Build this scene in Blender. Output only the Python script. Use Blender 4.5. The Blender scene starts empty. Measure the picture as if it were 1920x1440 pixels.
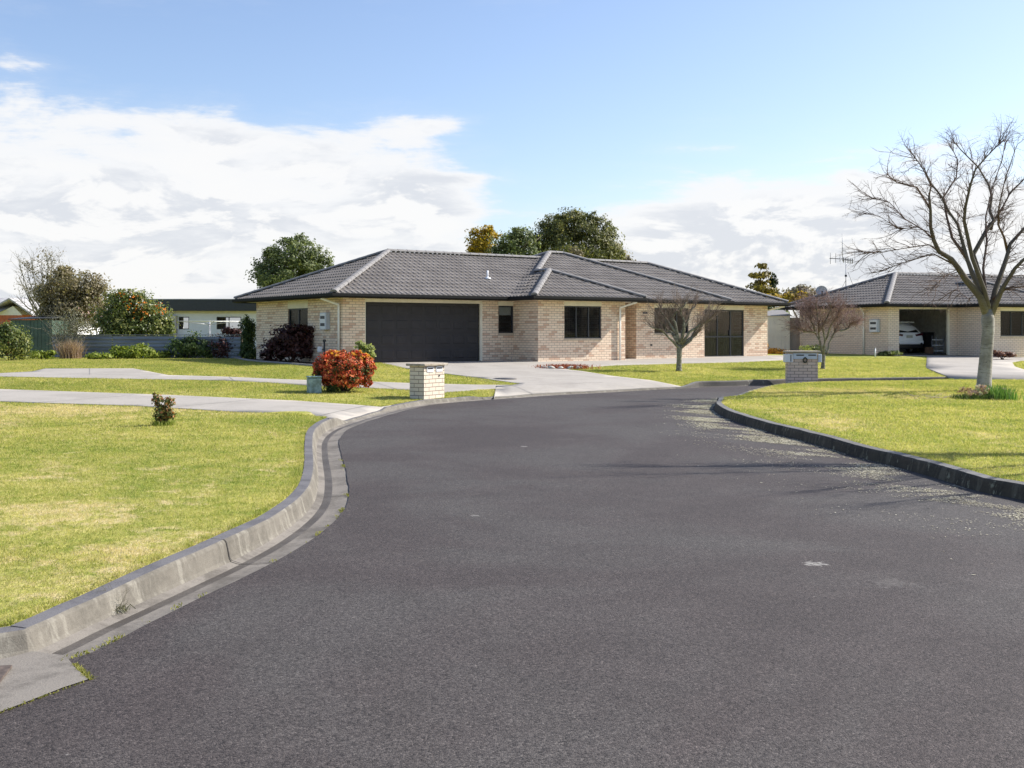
import bpy, math, random
import numpy as np
from mathutils import Vector, Matrix
from mathutils.geometry import delaunay_2d_cdt
random.seed(7)
RNG = np.random.default_rng(11)
SC = bpy.context.scene
COL = SC.collection
# ------------------------------------------------------------------ camera, sun, sky, exposure
F, HX, HY, CH = 2050.0, 960.0, 621.0, 1.53
cd = bpy.data.cameras.new("camera"); cam = bpy.data.objects.new("camera", cd); COL.objects.link(cam)
cd.sensor_width = 36.0; cd.lens = 36.0 * F / 1920.0
cd.shift_y = -(720.0 - HY) / 1920.0
cd.clip_start = 0.1; cd.clip_end = 3000
cam.location = (0, 0, CH); cam.rotation_euler = (math.radians(90), 0, 0)
SC.camera = cam
SUN_AZ, SUN_EL = math.radians(19.5), math.radians(38.5)      # measured from +X towards +Y
sdir = Vector((math.cos(SUN_AZ) * math.cos(SUN_EL), math.sin(SUN_AZ) * math.cos(SUN_EL), math.sin(SUN_EL)))
sl = bpy.data.lights.new("sun", 'SUN'); sl.energy = 4.7; sl.angle = math.radians(0.5); sl.color = (1.0, 0.955, 0.88)
so = bpy.data.objects.new("sun", sl); COL.objects.link(so); so.rotation_euler = (-sdir).to_track_quat('-Z', 'Y').to_euler()
so.location = (20, 10, 30)
SC.view_settings.view_transform = 'Standard'; SC.view_settings.look = 'None'
SC.view_settings.exposure = 0.80; SC.view_settings.gamma = 1.0
SC.render.engine = 'CYCLES'
try:
    SC.cycles.use_denoising = True
    SC.cycles.max_bounces = 6; SC.cycles.transparent_max_bounces = 12
    SC.cycles.diffuse_bounces = 3
except Exception:
    pass

class NT:
    """tiny node helper"""
    def __init__(s, tree): s.t = tree; s.n = tree.nodes; s.l = tree.links
    def node(s, typ, **kw):
        nd = s.n.new(typ)
        for k, v in kw.items(): setattr(nd, k, v)
        return nd
    def set(s, sock, v):
        if isinstance(v, bpy.types.NodeSocket): s.l.new(v, sock)
        elif v is not None:
            try: sock.default_value = v
            except Exception: sock.default_value = (v, v, v)
    def m(s, op, a, b=None, c=None, clamp=False):
        nd = s.node('ShaderNodeMath', operation=op, use_clamp=clamp)
        s.set(nd.inputs[0], a)
        if b is not None: s.set(nd.inputs[1], b)
        if c is not None: s.set(nd.inputs[2], c)
        return nd.outputs[0]
    def vm(s, op, a, b=None):
        nd = s.node('ShaderNodeVectorMath', operation=op); s.set(nd.inputs[0], a)
        if b is not None: s.set(nd.inputs[1], b)
        return nd.outputs['Value'] if op in ('LENGTH', 'DOT_PRODUCT') else nd.outputs[0]
    def mix(s, f, a, b, blend='MIX'):
        nd = s.node('ShaderNodeMix', data_type='RGBA', blend_type=blend)
        s.set(nd.inputs[0], f); s.set(nd.inputs[6], c4(a)); s.set(nd.inputs[7], c4(b))
        return nd.outputs[2]
    def ramp(s, f, stops, interp='LINEAR'):
        nd = s.node('ShaderNodeValToRGB'); nd.color_ramp.interpolation = interp
        el = nd.color_ramp.elements
        while len(el) < len(stops): el.new(0.5)
        for e, (p, c) in zip(el, stops): e.position = p; e.color = c4(c)
        s.set(nd.inputs[0], f); return nd.outputs[0]
    def noise(s, vec, scale, detail=4, rough=.55, dist=0.0, out=0):
        nd = s.node('ShaderNodeTexNoise'); s.set(nd.inputs['Vector'], vec); nd.inputs['Scale'].default_value = scale
        nd.inputs['Detail'].default_value = detail; nd.inputs['Roughness'].default_value = rough
        nd.inputs['Distortion'].default_value = dist; return nd.outputs[out]
    def smooth(s, f, a, b, lo=0.0, hi=1.0):
        nd = s.node('ShaderNodeMapRange', interpolation_type='SMOOTHSTEP')
        s.set(nd.inputs[0], f); s.set(nd.inputs[1], a); s.set(nd.inputs[2], b); s.set(nd.inputs[3], lo); s.set(nd.inputs[4], hi)
        return nd.outputs[0]
    def mapping(s, vec, scale=(1, 1, 1), rot=(0, 0, 0), loc=(0, 0, 0)):
        nd = s.node('ShaderNodeMapping'); s.set(nd.inputs[0], vec); nd.inputs['Scale'].default_value = scale
        nd.inputs['Rotation'].default_value = rot; nd.inputs['Location'].default_value = loc; return nd.outputs[0]
    def bump(s, h, strength=.3, dist=.01):
        nd = s.node('ShaderNodeBump'); nd.inputs['Strength'].default_value = strength; nd.inputs['Distance'].default_value = dist
        s.set(nd.inputs['Height'], h); return nd.outputs[0]
def c4(c):
    if isinstance(c, (bpy.types.NodeSocket, type(None))): return c
    if isinstance(c, (int, float)): return (c, c, c, 1)
    return tuple(c) + (1,) if len(c) == 3 else tuple(c)

W = bpy.data.worlds.new("World"); SC.world = W; W.use_nodes = True
def build_world():
    t = NT(W.node_tree); t.n.clear()
    out = t.node('ShaderNodeOutputWorld'); bg = t.node('ShaderNodeBackground')
    sky = t.node('ShaderNodeTexSky', sky_type='NISHITA'); sky.sun_disc = False
    sky.sun_elevation = SUN_EL; sky.sun_rotation = math.radians(90) - SUN_AZ
    sky.air_density = 1.0; sky.dust_density = 1.1; sky.ozone_density = 1.6
    tc = t.node('ShaderNodeTexCoord').outputs['Generated']
    sp = t.node('ShaderNodeSeparateXYZ'); t.set(sp.inputs[0], tc); X, Y, Z = sp.outputs
    az = t.m('ARCTAN2', X, Y); el = t.m('ARCSINE', Z)
    # cloud sheet: project direction on a high plane so clouds flatten towards the horizon
    dz = t.m('ADD', t.m('MAXIMUM', Z, 0.0), 0.11)
    cb = t.node('ShaderNodeCombineXYZ'); t.set(cb.inputs[0], t.m('DIVIDE', X, dz)); t.set(cb.inputs[1], t.m('DIVIDE', Y, dz)); cb.inputs[2].default_value = 3.7
    P0 = cb.outputs[0]
    cb2 = t.node('ShaderNodeCombineXYZ'); t.set(cb2.inputs[0], t.m('MULTIPLY', az, 1.0)); t.set(cb2.inputs[1], t.m('MULTIPLY', el, 2.6)); cb2.inputs[2].default_value = 1.3
    P1 = cb2.outputs[0]
    n1 = t.noise(P0, 0.55, 8, .56, .25)
    n2 = t.noise(P1, 9.0, 8, .6, .35)
    n3 = t.noise(t.mapping(P1, rot=(0, 0, -.35), scale=(1, 2.2, 1)), 16.0, 6, .65, .2)
    nn = t.m('ADD', t.m('MULTIPLY', n1, .30), t.m('ADD', t.m('MULTIPLY', n2, .46), t.m('MULTIPLY', n3, .24)))
    nn = t.m('ADD', t.m('MULTIPLY', t.m('SUBTRACT', nn, .5), 1.9), .5)
    n2b = t.noise(t.mapping(P1, loc=(-.010, -.030, 0)), 9.0, 8, .6, .35)
    relief = t.m('MULTIPLY', t.m('SUBTRACT', n2, n2b), 2.4)
    def blob(px, py, sx, sy, amp):
        a0 = math.atan((px - HX) / F); e0 = math.atan((HY - py) / F)
        da = t.m('MULTIPLY', t.m('SUBTRACT', az, a0), 1 / (sx / F)); de = t.m('MULTIPLY', t.m('SUBTRACT', el, e0), 1 / (sy / F))
        r = t.m('ADD', t.m('POWER', t.m('ABSOLUTE', da), 2.0), t.m('POWER', t.m('ABSOLUTE', de), 2.0))
        return t.m('MULTIPLY', t.m('EXPONENT', t.m('MULTIPLY', r, -1.0)), amp)
    bias = None
    for b in [(-150, 400, 520, 170, .40), (420, 400, 420, 140, .36), (760, 420, 200, 130, .26), (1440, 400, 300, 60, .42), (1500, 480, 420, 70, .36), (1900, 450, 300, 90, .30),
              (850, 335, 150, 13, .22), (30, 165, 80, 18, .32), (1320, 283, 80, 12, .26), (820, 235, 90, 26, .30), (1595, 345, 22, 9, .3), (200, 250, 260, 40, .16), (560, 270, 200, 40, .14), (1330, 480, 420, 90, .3), (300, 590, 1800, 60, .20), (1000, 575, 1500, 45, .25),
              (1100, 300, 260, 70, -.12), (980, 380, 60, 30, -.12), (300, 100, 900, 60, -.12), (1450, 100, 900, 120, -.30), (250, 265, 40, 14, -.14), (940, 420, 75, 60, -.30), (1080, 400, 80, 60, -.16), (1250, 370, 120, 30, -.1), (1450, 540, 90, 14, -.12), (700, 130, 900, 50, -.15)]:
        v = blob(*b); bias = v if bias is None else t.m('ADD', bias, v)
    # unseen sky (behind, sides, overhead) has its cloud thinned to weaken the fill light
    side = t.m('ADD', t.smooth(t.m('ABSOLUTE', az), .6, 1.0, 0.0, -.10), t.smooth(el, .30, .55, 0.0, -.14))
    dens0 = t.m('ADD', nn, t.m('ADD', bias, side))
    dens = t.m('ADD', t.m('MULTIPLY', t.smooth(dens0, .59, .83), .8), t.m('MULTIPLY', t.smooth(dens0, .36, .9), .2))
    sk = t.node('ShaderNodeVectorMath', operation='SCALE'); t.set(sk.inputs[0], sky.outputs[0]); sk.inputs['Scale'].default_value = .118
    skyc = t.mix(1.0, sk.outputs[0], (.915, .90, .955), 'MULTIPLY')
    shade = t.noise(P1, 13.0, 6, .55, .3)
    shade2 = t.noise(t.mapping(P1, loc=(3, 1, 0)), 5.0, 5, .5, .4)
    sh = t.smooth(t.m('ADD', relief, t.m('ADD', t.m('MULTIPLY', shade, .45), t.m('MULTIPLY', shade2, .55))), .36, .60)
    thick = t.smooth(dens0, .80, 1.10)
    lowg = t.mix(sh, (.435, .45, .48), (.565, .562, .56))
    ccol = t.mix(thick, (.55, .553, .56), lowg)
    fin = t.mix(t.m('MULTIPLY', dens, .95), skyc, ccol)
    t.set(bg.inputs[0], fin); bg.inputs[1].default_value = 1.0
    t.l.new(bg.outputs[0], out.inputs[0])
build_world()

# ------------------------------------------------------------------ geometry helpers
def tag(o, label=None, cat=None, group=None, kind=None):
    if label: o["label"] = label
    if cat: o["category"] = cat
    if group: o["group"] = group
    if kind: o["kind"] = kind
    return o
def empty(name, loc, rz=0.0):
    o = bpy.data.objects.new(name, None); COL.objects.link(o); o.location = loc; o.rotation_euler = (0, 0, rz)
    o.empty_display_size = .2; return o
class MB:
    def __init__(s): s.v = []; s.f = []; s.uv = []; s.mi = []; s.sm = []
    def add(s, vs, fs, uvs=None, mi=0, sm=False):
        b = len(s.v); s.v += [tuple(v) for v in vs]
        for i, f in enumerate(fs):
            s.f.append(tuple(b + k for k in f)); s.mi.append(mi); s.sm.append(sm)
            s.uv.append(uvs[i] if uvs else None)
    def quad(s, a, b, c, d, uv=None, mi=0): s.add([a, b, c, d], [(0, 1, 2, 3)], [uv] if uv else None, mi)
    def box(s, x0, x1, y0, y1, z0, z1, mi=0, M=None):
        vs = [Vector((x, y, z)) for z in (z0, z1) for (x, y) in ((x0, y0), (x1, y0), (x1, y1), (x0, y1))]
        if M is not None: vs = [M @ v for v in vs]
        s.add(vs, [(0, 3, 2, 1), (4, 5, 6, 7), (0, 1, 5, 4), (1, 2, 6, 5), (2, 3, 7, 6), (3, 0, 4, 7)], None, mi)
    def bbox(s, x0, x1, y0, y1, z0, z1, b=.01, M=None):
        """box with bevelled edges"""
        vs = []; 
        for (zz, q) in ((z0, b), (z0 + b, 0), (z1 - b, 0), (z1, b)):
            for (x, y) in ((x0 + q, y0 + b + 0), (x0 + b, y0 + q), (x1 - b, y0 + q), (x1 - q, y0 + b), (x1 - q, y1 - b), (x1 - b, y1 - q), (x0 + b, y1 - q), (x0 + q, y1 - b)):
                vs.append(Vector((x, y, zz)))
        if M is not None: vs = [M @ v for v in vs]
        fs = [tuple(reversed(range(8))), tuple(range(24, 32))]
        for r in range(3):
            for k in range(8): fs.append((r * 8 + k, r * 8 + (k + 1) % 8, r * 8 + 8 + (k + 1) % 8, r * 8 + 8 + k))
        s.add(vs, fs)
    def tube(s, pts, rad, n=6, mi=0, cap=True, sm=True):
        pts = [Vector(p) for p in pts]
        if not hasattr(rad, '__len__'): rad = [rad] * len(pts)
        b = []; up = None
        for i, p in enumerate(pts):
            d = (pts[min(i + 1, len(pts) - 1)] - pts[max(i - 1, 0)])
            if d.length < 1e-9: d = Vector((0, 0, 1))
            d.normalize()
            if up is None:
                up = Vector((0, 0, 1)) if abs(d.z) < .9 else Vector((1, 0, 0))
            x = d.cross(up)
            if x.length < 1e-6: x = d.cross(Vector((1, 0, 0)))
            x.normalize(); y = x.cross(d).normalized(); up = y
            for k in range(n):
                a = 2 * math.pi * k / n
                b.append(p + (x * math.cos(a) + y * math.sin(a)) * rad[i])
        fs = []
        for i in range(len(pts) - 1):
            for k in range(n): fs.append((i * n + k, i * n + (k + 1) % n, (i + 1) * n + (k + 1) % n, (i + 1) * n + k))
        if cap: fs += [tuple(reversed(range(n))), tuple(range((len(pts) - 1) * n, len(pts) * n))]
        s.add(b, fs, None, mi, sm)
    def lathe(s, prof, n=16, c=(0, 0, 0), mi=0, M=None):
        vs = []
        for r, z in prof:
            for k in range(n):
                a = 2 * math.pi * k / n; v = Vector((c[0] + r * math.cos(a), c[1] + r * math.sin(a), c[2] + z)); vs.append(M @ v if M is not None else v)
        fs = [(i * n + k, i * n + (k + 1) % n, (i + 1) * n + (k + 1) % n, (i + 1) * n + k) for i in range(len(prof) - 1) for k in range(n)]
        fs += [tuple(reversed(range(n))), tuple(range((len(prof) - 1) * n, len(prof) * n))]
        s.add(vs, fs, None, mi, True)
    def build(s, name, mat, parent=None, uvs=False):
        me = bpy.data.meshes.new(name); me.from_pydata(s.v, [], s.f); 
        mats = mat if isinstance(mat, (list, tuple)) else [mat]
        for m_ in mats: me.materials.append(m_)
        me.polygons.foreach_set('material_index', s.mi); me.polygons.foreach_set('use_smooth', s.sm)
        if any(u is not None for u in s.uv):
            ul = me.uv_layers.new(name='UVMap'); k = 0
            for f, u in zip(s.f, s.uv):
                for j in range(len(f)):
                    ul.data[k].uv = u[j] if u else (0, 0); k += 1
        me.update(); o = bpy.data.objects.new(name, me); COL.objects.link(o)
        if parent is not None: o.parent = parent
        return o
def mesh_np(name, V, Fc, mat, parent=None, smooth=False):
    V = np.asarray(V, dtype=np.float32); Fc = np.asarray(Fc, dtype=np.int32); k = Fc.shape[1]
    me = bpy.data.meshes.new(name); me.vertices.add(len(V)); me.vertices.foreach_set('co', V.ravel())
    me.loops.add(Fc.size); me.loops.foreach_set('vertex_index', Fc.ravel())
    me.polygons.add(len(Fc)); me.polygons.foreach_set('loop_start', np.arange(0, Fc.size, k, dtype=np.int32))
    try: me.polygons.foreach_set('loop_total', np.full(len(Fc), k, dtype=np.int32))
    except Exception: pass
    if smooth: me.polygons.foreach_set('use_smooth', np.ones(len(Fc), dtype=bool))
    me.materials.append(mat); me.update(calc_edges=True)
    o = bpy.data.objects.new(name, me); COL.objects.link(o)
    if parent is not None: o.parent = parent
    return o
def smoothstep(x): x = np.clip(x, 0, 1); return x * x * (3 - 2 * x)
def seg_dist(x, y, a, b):
    a = np.array(a); b = np.array(b); d = b - a; L2 = (d * d).sum()
    t = np.clip(((x - a[0]) * d[0] + (y - a[1]) * d[1]) / L2, 0, 1)
    return np.hypot(x - a[0] - t * d[0], y - a[1] - t * d[1])
def G0(px, py, z=0.0):
    Y = (CH - z) * F / (py - HY); return ((px - HX) / F * Y, Y)
DROPS = [(G0(650, 791), G0(722, 773.5), .12, .95), (G0(925, 747.8), G0(1100, 737.5), .12, 1.3), (G0(1100, 737.5), G0(1280, 729.2), .12, .95), (G0(745, 767), G0(935, 747), .075, 2.6)]
def tz(x, y):
    w = y - 0.7 * np.maximum(x, -6.0)
    z = 0.14 + 0.32 * smoothstep((w - 24.0) / 15.5)
    dip = 0
    for a, b, am, rr in DROPS: dip = np.maximum(dip, am * (1 - smoothstep(seg_dist(x, y, a, b) / rr)))
    return z - dip - .034 * smoothstep((6.9 - y) / 1.4) * smoothstep((0.5 - x) / 1.0)
def P(px, py, dz=0.0):
    z = .14
    for _ in range(12):
        x, y = G0(px, py, z); z = float(tz(x, y))
    return Vector((x, y, z + dz))
def at(px, py, Y):
    return Vector(((px - HX) / F * Y, Y, CH + (HY - py) / F * Y))
def inpoly(x, y, poly):
    x = np.asarray(x, dtype=float); y = np.asarray(y, dtype=float); r = np.zeros(x.shape, bool); n = len(poly); j = n - 1
    for i in range(n):
        xi, yi = poly[i][0], poly[i][1]; xj, yj = poly[j][0], poly[j][1]
        if yi != yj:
            c = ((yi > y) != (yj > y)) & (x < (xj - xi) * (y - yi) / (yj - yi) + xi); r ^= c
        j = i
    return r
def catmull(pts, step=.15):
    pts = [np.array(p[:2], float) for p in pts]; out = []
    P_ = [2 * pts[0] - pts[1]] + pts + [2 * pts[-1] - pts[-2]]
    for i in range(1, len(P_) - 2):
        p0, p1, p2, p3 = P_[i - 1:i + 3]; n = max(2, int(np.linalg.norm(p2 - p1) / step))
        for k in range(n):
            t = k / n
            out.append(.5 * (2 * p1 + (p2 - p0) * t + (2 * p0 - 5 * p1 + 4 * p2 - p3) * t * t + (3 * p1 - p0 - 3 * p2 + p3) * t ** 3))
    out.append(pts[-1]); return np.array(out)
def normals2(path):
    d = np.gradient(path, axis=0); d /= np.linalg.norm(d, axis=1)[:, None] + 1e-9
    return np.stack([-d[:, 1], d[:, 0]], 1)          # left of travel
def sheet(name, loops, zf, mat, spacing=1.0, skirt=0.0, rects=None):
    """triangulated ground sheet: loops[0] outer, others holes (even-odd)"""
    vs = []; es = []
    for lp in loops:
        b = len(vs); vs += [Vector((p[0], p[1])) for p in lp]
        es += [(b + i, b + (i + 1) % len(lp)) for i in range(len(lp))]
    if rects is None:
        A = np.array([[p[0], p[1]] for p in loops[0]]); rects = [(A[:, 0].min(), A[:, 0].max(), A[:, 1].min(), A[:, 1].max(), spacing)]
    for (x0, x1, y0, y1, sp) in rects:
        gx, gy = np.meshgrid(np.arange(x0 + sp * .5, x1, sp), np.arange(y0 + sp * .5, y1, sp)); gx = gx.ravel(); gy = gy.ravel()
        gx = gx + RNG.uniform(-.2, .2, gx.shape) * sp; gy = gy + RNG.uniform(-.2, .2, gy.shape) * sp
        ins = np.zeros(gx.shape, bool)
        for lp in loops: ins ^= inpoly(gx, gy, lp)
        vs += [Vector((a, b)) for a, b in zip(gx[ins], gy[ins])]
    ov, oe, of, *_ = delaunay_2d_cdt(vs, es, [], 0, 1e-4)
    A = np.array([[v.x, v.y] for v in ov]); fc = np.array([f for f in of if len(f) == 3])
    c = A[fc].mean(axis=1); ins = np.zeros(len(c), bool)
    for lp in loops: ins ^= inpoly(c[:, 0], c[:, 1], lp)
    fc = fc[ins]
    e1 = A[fc[:, 1]] - A[fc[:, 0]]; e2 = A[fc[:, 2]] - A[fc[:, 0]]; flip = (e1[:, 0] * e2[:, 1] - e1[:, 1] * e2[:, 0]) < 0
    fc[flip] = fc[flip][:, ::-1]
    z = zf(A[:, 0], A[:, 1]); V = np.column_stack([A, np.broadcast_to(z, (len(A),))])
    if skirt:
        E = np.vstack([fc[:, [0, 1]], fc[:, [1, 2]], fc[:, [2, 0]]]); key = np.sort(E, 1); _, idx, ct = np.unique(key, axis=0, return_index=True, return_counts=True); B = E[idx[ct == 1]]
        n0 = len(V); V = np.vstack([V, V - np.array([0, 0, skirt])]); fc = np.vstack([fc, np.column_stack([B[:, 1], B[:, 0], B[:, 0] + n0]), np.column_stack([B[:, 1], B[:, 0] + n0, B[:, 1] + n0])])
    return mesh_np(name, V, fc, mat, smooth=not skirt)

# ------------------------------------------------------------------ materials
def newmat(name):
    m = bpy.data.materials.new(name); m.use_nodes = True; t = NT(m.node_tree); t.n.clear()
    o = t.node('ShaderNodeOutputMaterial'); b = t.node('ShaderNodeBsdfPrincipled'); t.l.new(b.outputs[0], o.inputs[0])
    return m, t, b, o
def mk(name, col, rough=.6, var=.12, scale=6, bump=.0, bscale=80, spec=.5, metal=0.0, col2=None, coord='Object', stretch=(1, 1, 1)):
    m, t, b, o = newmat(name)
    v = t.mapping(t.node('ShaderNodeTexCoord').outputs[coord], scale=stretch)
    n = t.noise(v, scale, 5, .6)
    f = t.smooth(n, .3, .7)
    a = tuple(min(1, c * (1 - var)) for c in col); c2 = col2 or tuple(min(1, c * (1 + var)) for c in col)
    t.set(b.inputs['Base Color'], t.mix(f, a, c2)); b.inputs['Roughness'].default_value = rough
    b.inputs['Metallic'].default_value = metal; b.inputs['Specular IOR Level'].default_value = spec
    if bump: t.set(b.inputs['Normal'], t.bump(t.noise(v, bscale, 4, .6), bump, .01))
    return m
def world_pos(t): return t.node('ShaderNodeNewGeometry').outputs['Position']

def brick_mat(name, light, mid, dark, mortar, bw=.24, bh=.086, darkp=.22, uv=True, spread=.5):
    m, t, b, o = newmat(name)
    sp = t.node('ShaderNodeSeparateXYZ'); t.set(sp.inputs[0], t.node('ShaderNodeTexCoord').outputs['UV']); U, V, _ = sp.outputs
    row = t.m('FLOOR', t.m('DIVIDE', V, bh)); fr = t.m('FRACT', t.m('DIVIDE', V, bh))
    uu = t.m('ADD', t.m('DIVIDE', U, bw), t.m('MULTIPLY', t.m('FLOORED_MODULO', row, 2.0), .5)); ci = t.m('FLOOR', uu); fu = t.m('FRACT', uu)
    cb = t.node('ShaderNodeCombineXYZ'); t.set(cb.inputs[0], ci); t.set(cb.inputs[1], row)
    wn = t.node('ShaderNodeTexWhiteNoise', noise_dimensions='2D'); t.set(wn.inputs['Vector'], cb.outputs[0]); rnd = wn.outputs['Value']
    cl = t.noise(t.mapping(cb.outputs[0], scale=(.23, .16, 1)), 1.0, 3, .6)
    k = t.m('ADD', t.m('MULTIPLY', rnd, spread), t.m('MULTIPLY', cl, .75))
    col = t.ramp(k, [(0.30, light), (0.62, mid), (0.86 - darkp * .3, mid), (1.0 - darkp * .35, dark)])
    fine = t.noise(t.mapping(t.node('ShaderNodeTexCoord').outputs['UV'], scale=(1, 2.5, 1)), 26, 5, .7)
    col = t.mix(t.smooth(fine, .3, .75, 0, .32), col, tuple(c * .72 for c in mid))
    mo_v = t.m('MINIMUM', fr, t.m('SUBTRACT', 1.0, fr)); mo_u = t.m('MULTIPLY', t.m('MINIMUM', fu, t.m('SUBTRACT', 1.0, fu)), bw / bh)
    e = t.m('MINIMUM', mo_v, mo_u); mm = t.smooth(e, .055, .115)
    col = t.mix(mm, mortar, col)
    t.set(b.inputs['Base Color'], col); b.inputs['Roughness'].default_value = .9; b.inputs['Specular IOR Level'].default_value = .2
    h = t.m('ADD', mm, t.m('MULTIPLY', fine, .35)); t.set(b.inputs['Normal'], t.bump(h, .55, .008))
    return m
def leafmat(name, stops, transl=.35, rough=.55, wscale=1.2, wamt=.35, tcol=None):
    m, t, b, o = newmat(name)
    g = t.node('ShaderNodeNewGeometry'); r = g.outputs['Random Per Island']
    n = t.noise(t.node('ShaderNodeTexCoord').outputs['Object'], wscale, 3, .5)
    k = t.m('ADD', t.m('MULTIPLY', r, 1 - wamt), t.m('MULTIPLY', t.smooth(n, .3, .7), wamt))
    c = t.ramp(k, stops)
    t.set(b.inputs['Base Color'], c); b.inputs['Roughness'].default_value = rough; b.inputs['Specular IOR Level'].default_value = .25
    tr = t.node('ShaderNodeBsdfTranslucent'); t.set(tr.inputs[0], t.mix(1.0, c, tcol or (1.25, 1.3, .7), 'MULTIPLY'))
    mx = t.node('ShaderNodeMixShader'); mx.inputs[0].default_value = transl
    t.l.new(b.outputs[0], mx.inputs[1]); t.l.new(tr.outputs[0], mx.inputs[2]); t.l.new(mx.outputs[0], o.inputs[0])
    return m
def glassmat(name, tint=(.03, .033, .036), refl=1.0, alpha=.55):
    m, t, b, o = newmat(name)
    b.inputs['Base Color'].default_value = c4(tint); b.inputs['Roughness'].default_value = .03
    b.inputs['Specular IOR Level'].default_value = .6
    tr = t.node('ShaderNodeBsdfTransparent'); tr.inputs[0].default_value = (.88, .90, .91, 1)
    mx = t.node('ShaderNodeMixShader'); mx.inputs[0].default_value = alpha
    t.l.new(b.outputs[0], mx.inputs[1]); t.l.new(tr.outputs[0], mx.inputs[2]); t.l.new(mx.outputs[0], o.inputs[0])
    n = t.noise(t.node('ShaderNodeTexCoord').outputs['Object'], 1.3, 2, .4); t.set(b.inputs['Normal'], t.bump(n, .08, .02))
    return m

# grass colour shared by the ground sheet and the blades (world position noise)
def grass_col(t, pos, jitter=None):
    n1 = t.noise(pos, .42, 5, .6, .3); n2 = t.noise(t.mapping(pos, loc=(11, 5, 0)), 2.2, 5, .65, .2); n3 = t.noise(t.mapping(pos, scale=(1, .55, 1), loc=(3, 9, 0)), .9, 4, .6, .5)
    k = t.m('ADD', t.m('MULTIPLY', n1, .35), t.m('ADD', t.m('MULTIPLY', n2, .35), t.m('MULTIPLY', t.noise(t.mapping(pos, loc=(2, 8, 0)), 7.0, 4, .7, .2), .30)))
    k = t.m('ADD', t.m('MULTIPLY', t.m('SUBTRACT', k, .5), 1.45), .5)
    if jitter is not None: k = t.m('ADD', k, t.m('MULTIPLY', t.m('SUBTRACT', jitter, .5), .22))
    base = t.ramp(k, [(.28, (.140, .195, .038)), (.42, (.245, .275, .062)), (.54, (.360, .345, .105)), (.70, (.50, .45, .18))])
    sp = t.node('ShaderNodeSeparateXYZ'); t.set(sp.inputs[0], pos)
    def patch(cx, cy, rx, ry, a):
        dx = t.m('MULTIPLY', t.m('SUBTRACT', sp.outputs[0], cx), 1 / rx); dy = t.m('MULTIPLY', t.m('SUBTRACT', sp.outputs[1], cy), 1 / ry)
        return t.m('MULTIPLY', t.m('EXPONENT', t.m('MULTIPLY', t.m('ADD', t.m('MULTIPLY', dx, dx), t.m('MULTIPLY', dy, dy)), -1.0)), a)
    pb = None
    for q in ((-8.2, 19.0, 2.6, 2.0, .15), (-4.0, 19.4, 2.2, .9, .12), (-8.5, 15.5, 1.6, 1.5, .12), (-3.6, 8.3, 1.3, .8, .10), (-2.4, 6.4, .8, 1.0, .12), (-4.5, 12.0, 3.5, 3.0, .03), (4.6, 18.0, .8, 3.5, .09), (8.5, 24.5, 4.0, 2.5, .08), (6.5, 12.5, .7, 3.0, .08), (5.0, 26.0, 3.0, 1.5, .08)):
        v = patch(*q); pb = v if pb is None else t.m('ADD', pb, v)
    dry = t.smooth(t.m('ADD', pb, t.m('ADD', t.m('MULTIPLY', n3, .35), t.m('MULTIPLY', t.noise(t.mapping(pos, loc=(1, 4, 0)), 4.5, 5, .75, .3), .65))), .545, .67, 0, .85)
    # mown verge by the footpath and along the kerb is the driest
    return t.mix(dry, base, (.56, .46, .27))
def make_grass_ground():
    m, t, b, o = newmat('lawn_ground'); pos = world_pos(t)
    c = grass_col(t, pos)
    f = t.noise(t.mapping(pos, scale=(1, .45, 1)), 26, 5, .75)
    c = t.mix(t.smooth(f, .25, .8), t.mix(1.0, c, (.70, .72, .58), 'MULTIPLY'), t.mix(1.0, c, (1.25, 1.22, 1.2), 'MULTIPLY'))
    t.set(b.inputs['Base Color'], c); b.inputs['Roughness'].default_value = 1.0; b.inputs['Specular IOR Level'].default_value = .05
    t.set(b.inputs['Normal'], t.bump(f, .7, .04)); return m
def make_blade():
    m, t, b, o = newmat('grass_blade'); g = t.node('ShaderNodeNewGeometry')
    c = grass_col(t, g.outputs['Position'], g.outputs['Random Per Island'])
    c = t.mix(t.smooth(g.outputs['Random Per Island'], .74, .95, 0, .75), c, (.50, .42, .20))
    t.set(b.inputs['Base Color'], c); b.inputs['Roughness'].default_value = .6; b.inputs['Specular IOR Level'].default_value = .15
    tr = t.node('ShaderNodeBsdfTranslucent'); t.set(tr.inputs[0], t.mix(1.0, c, (1.4, 1.45, .9), 'MULTIPLY'))
    mx = t.node('ShaderNodeMixShader'); mx.inputs[0].default_value = .45
    t.l.new(b.outputs[0], mx.inputs[1]); t.l.new(tr.outputs[0], mx.inputs[2]); t.l.new(mx.outputs[0], o.inputs[0]); return m
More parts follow.
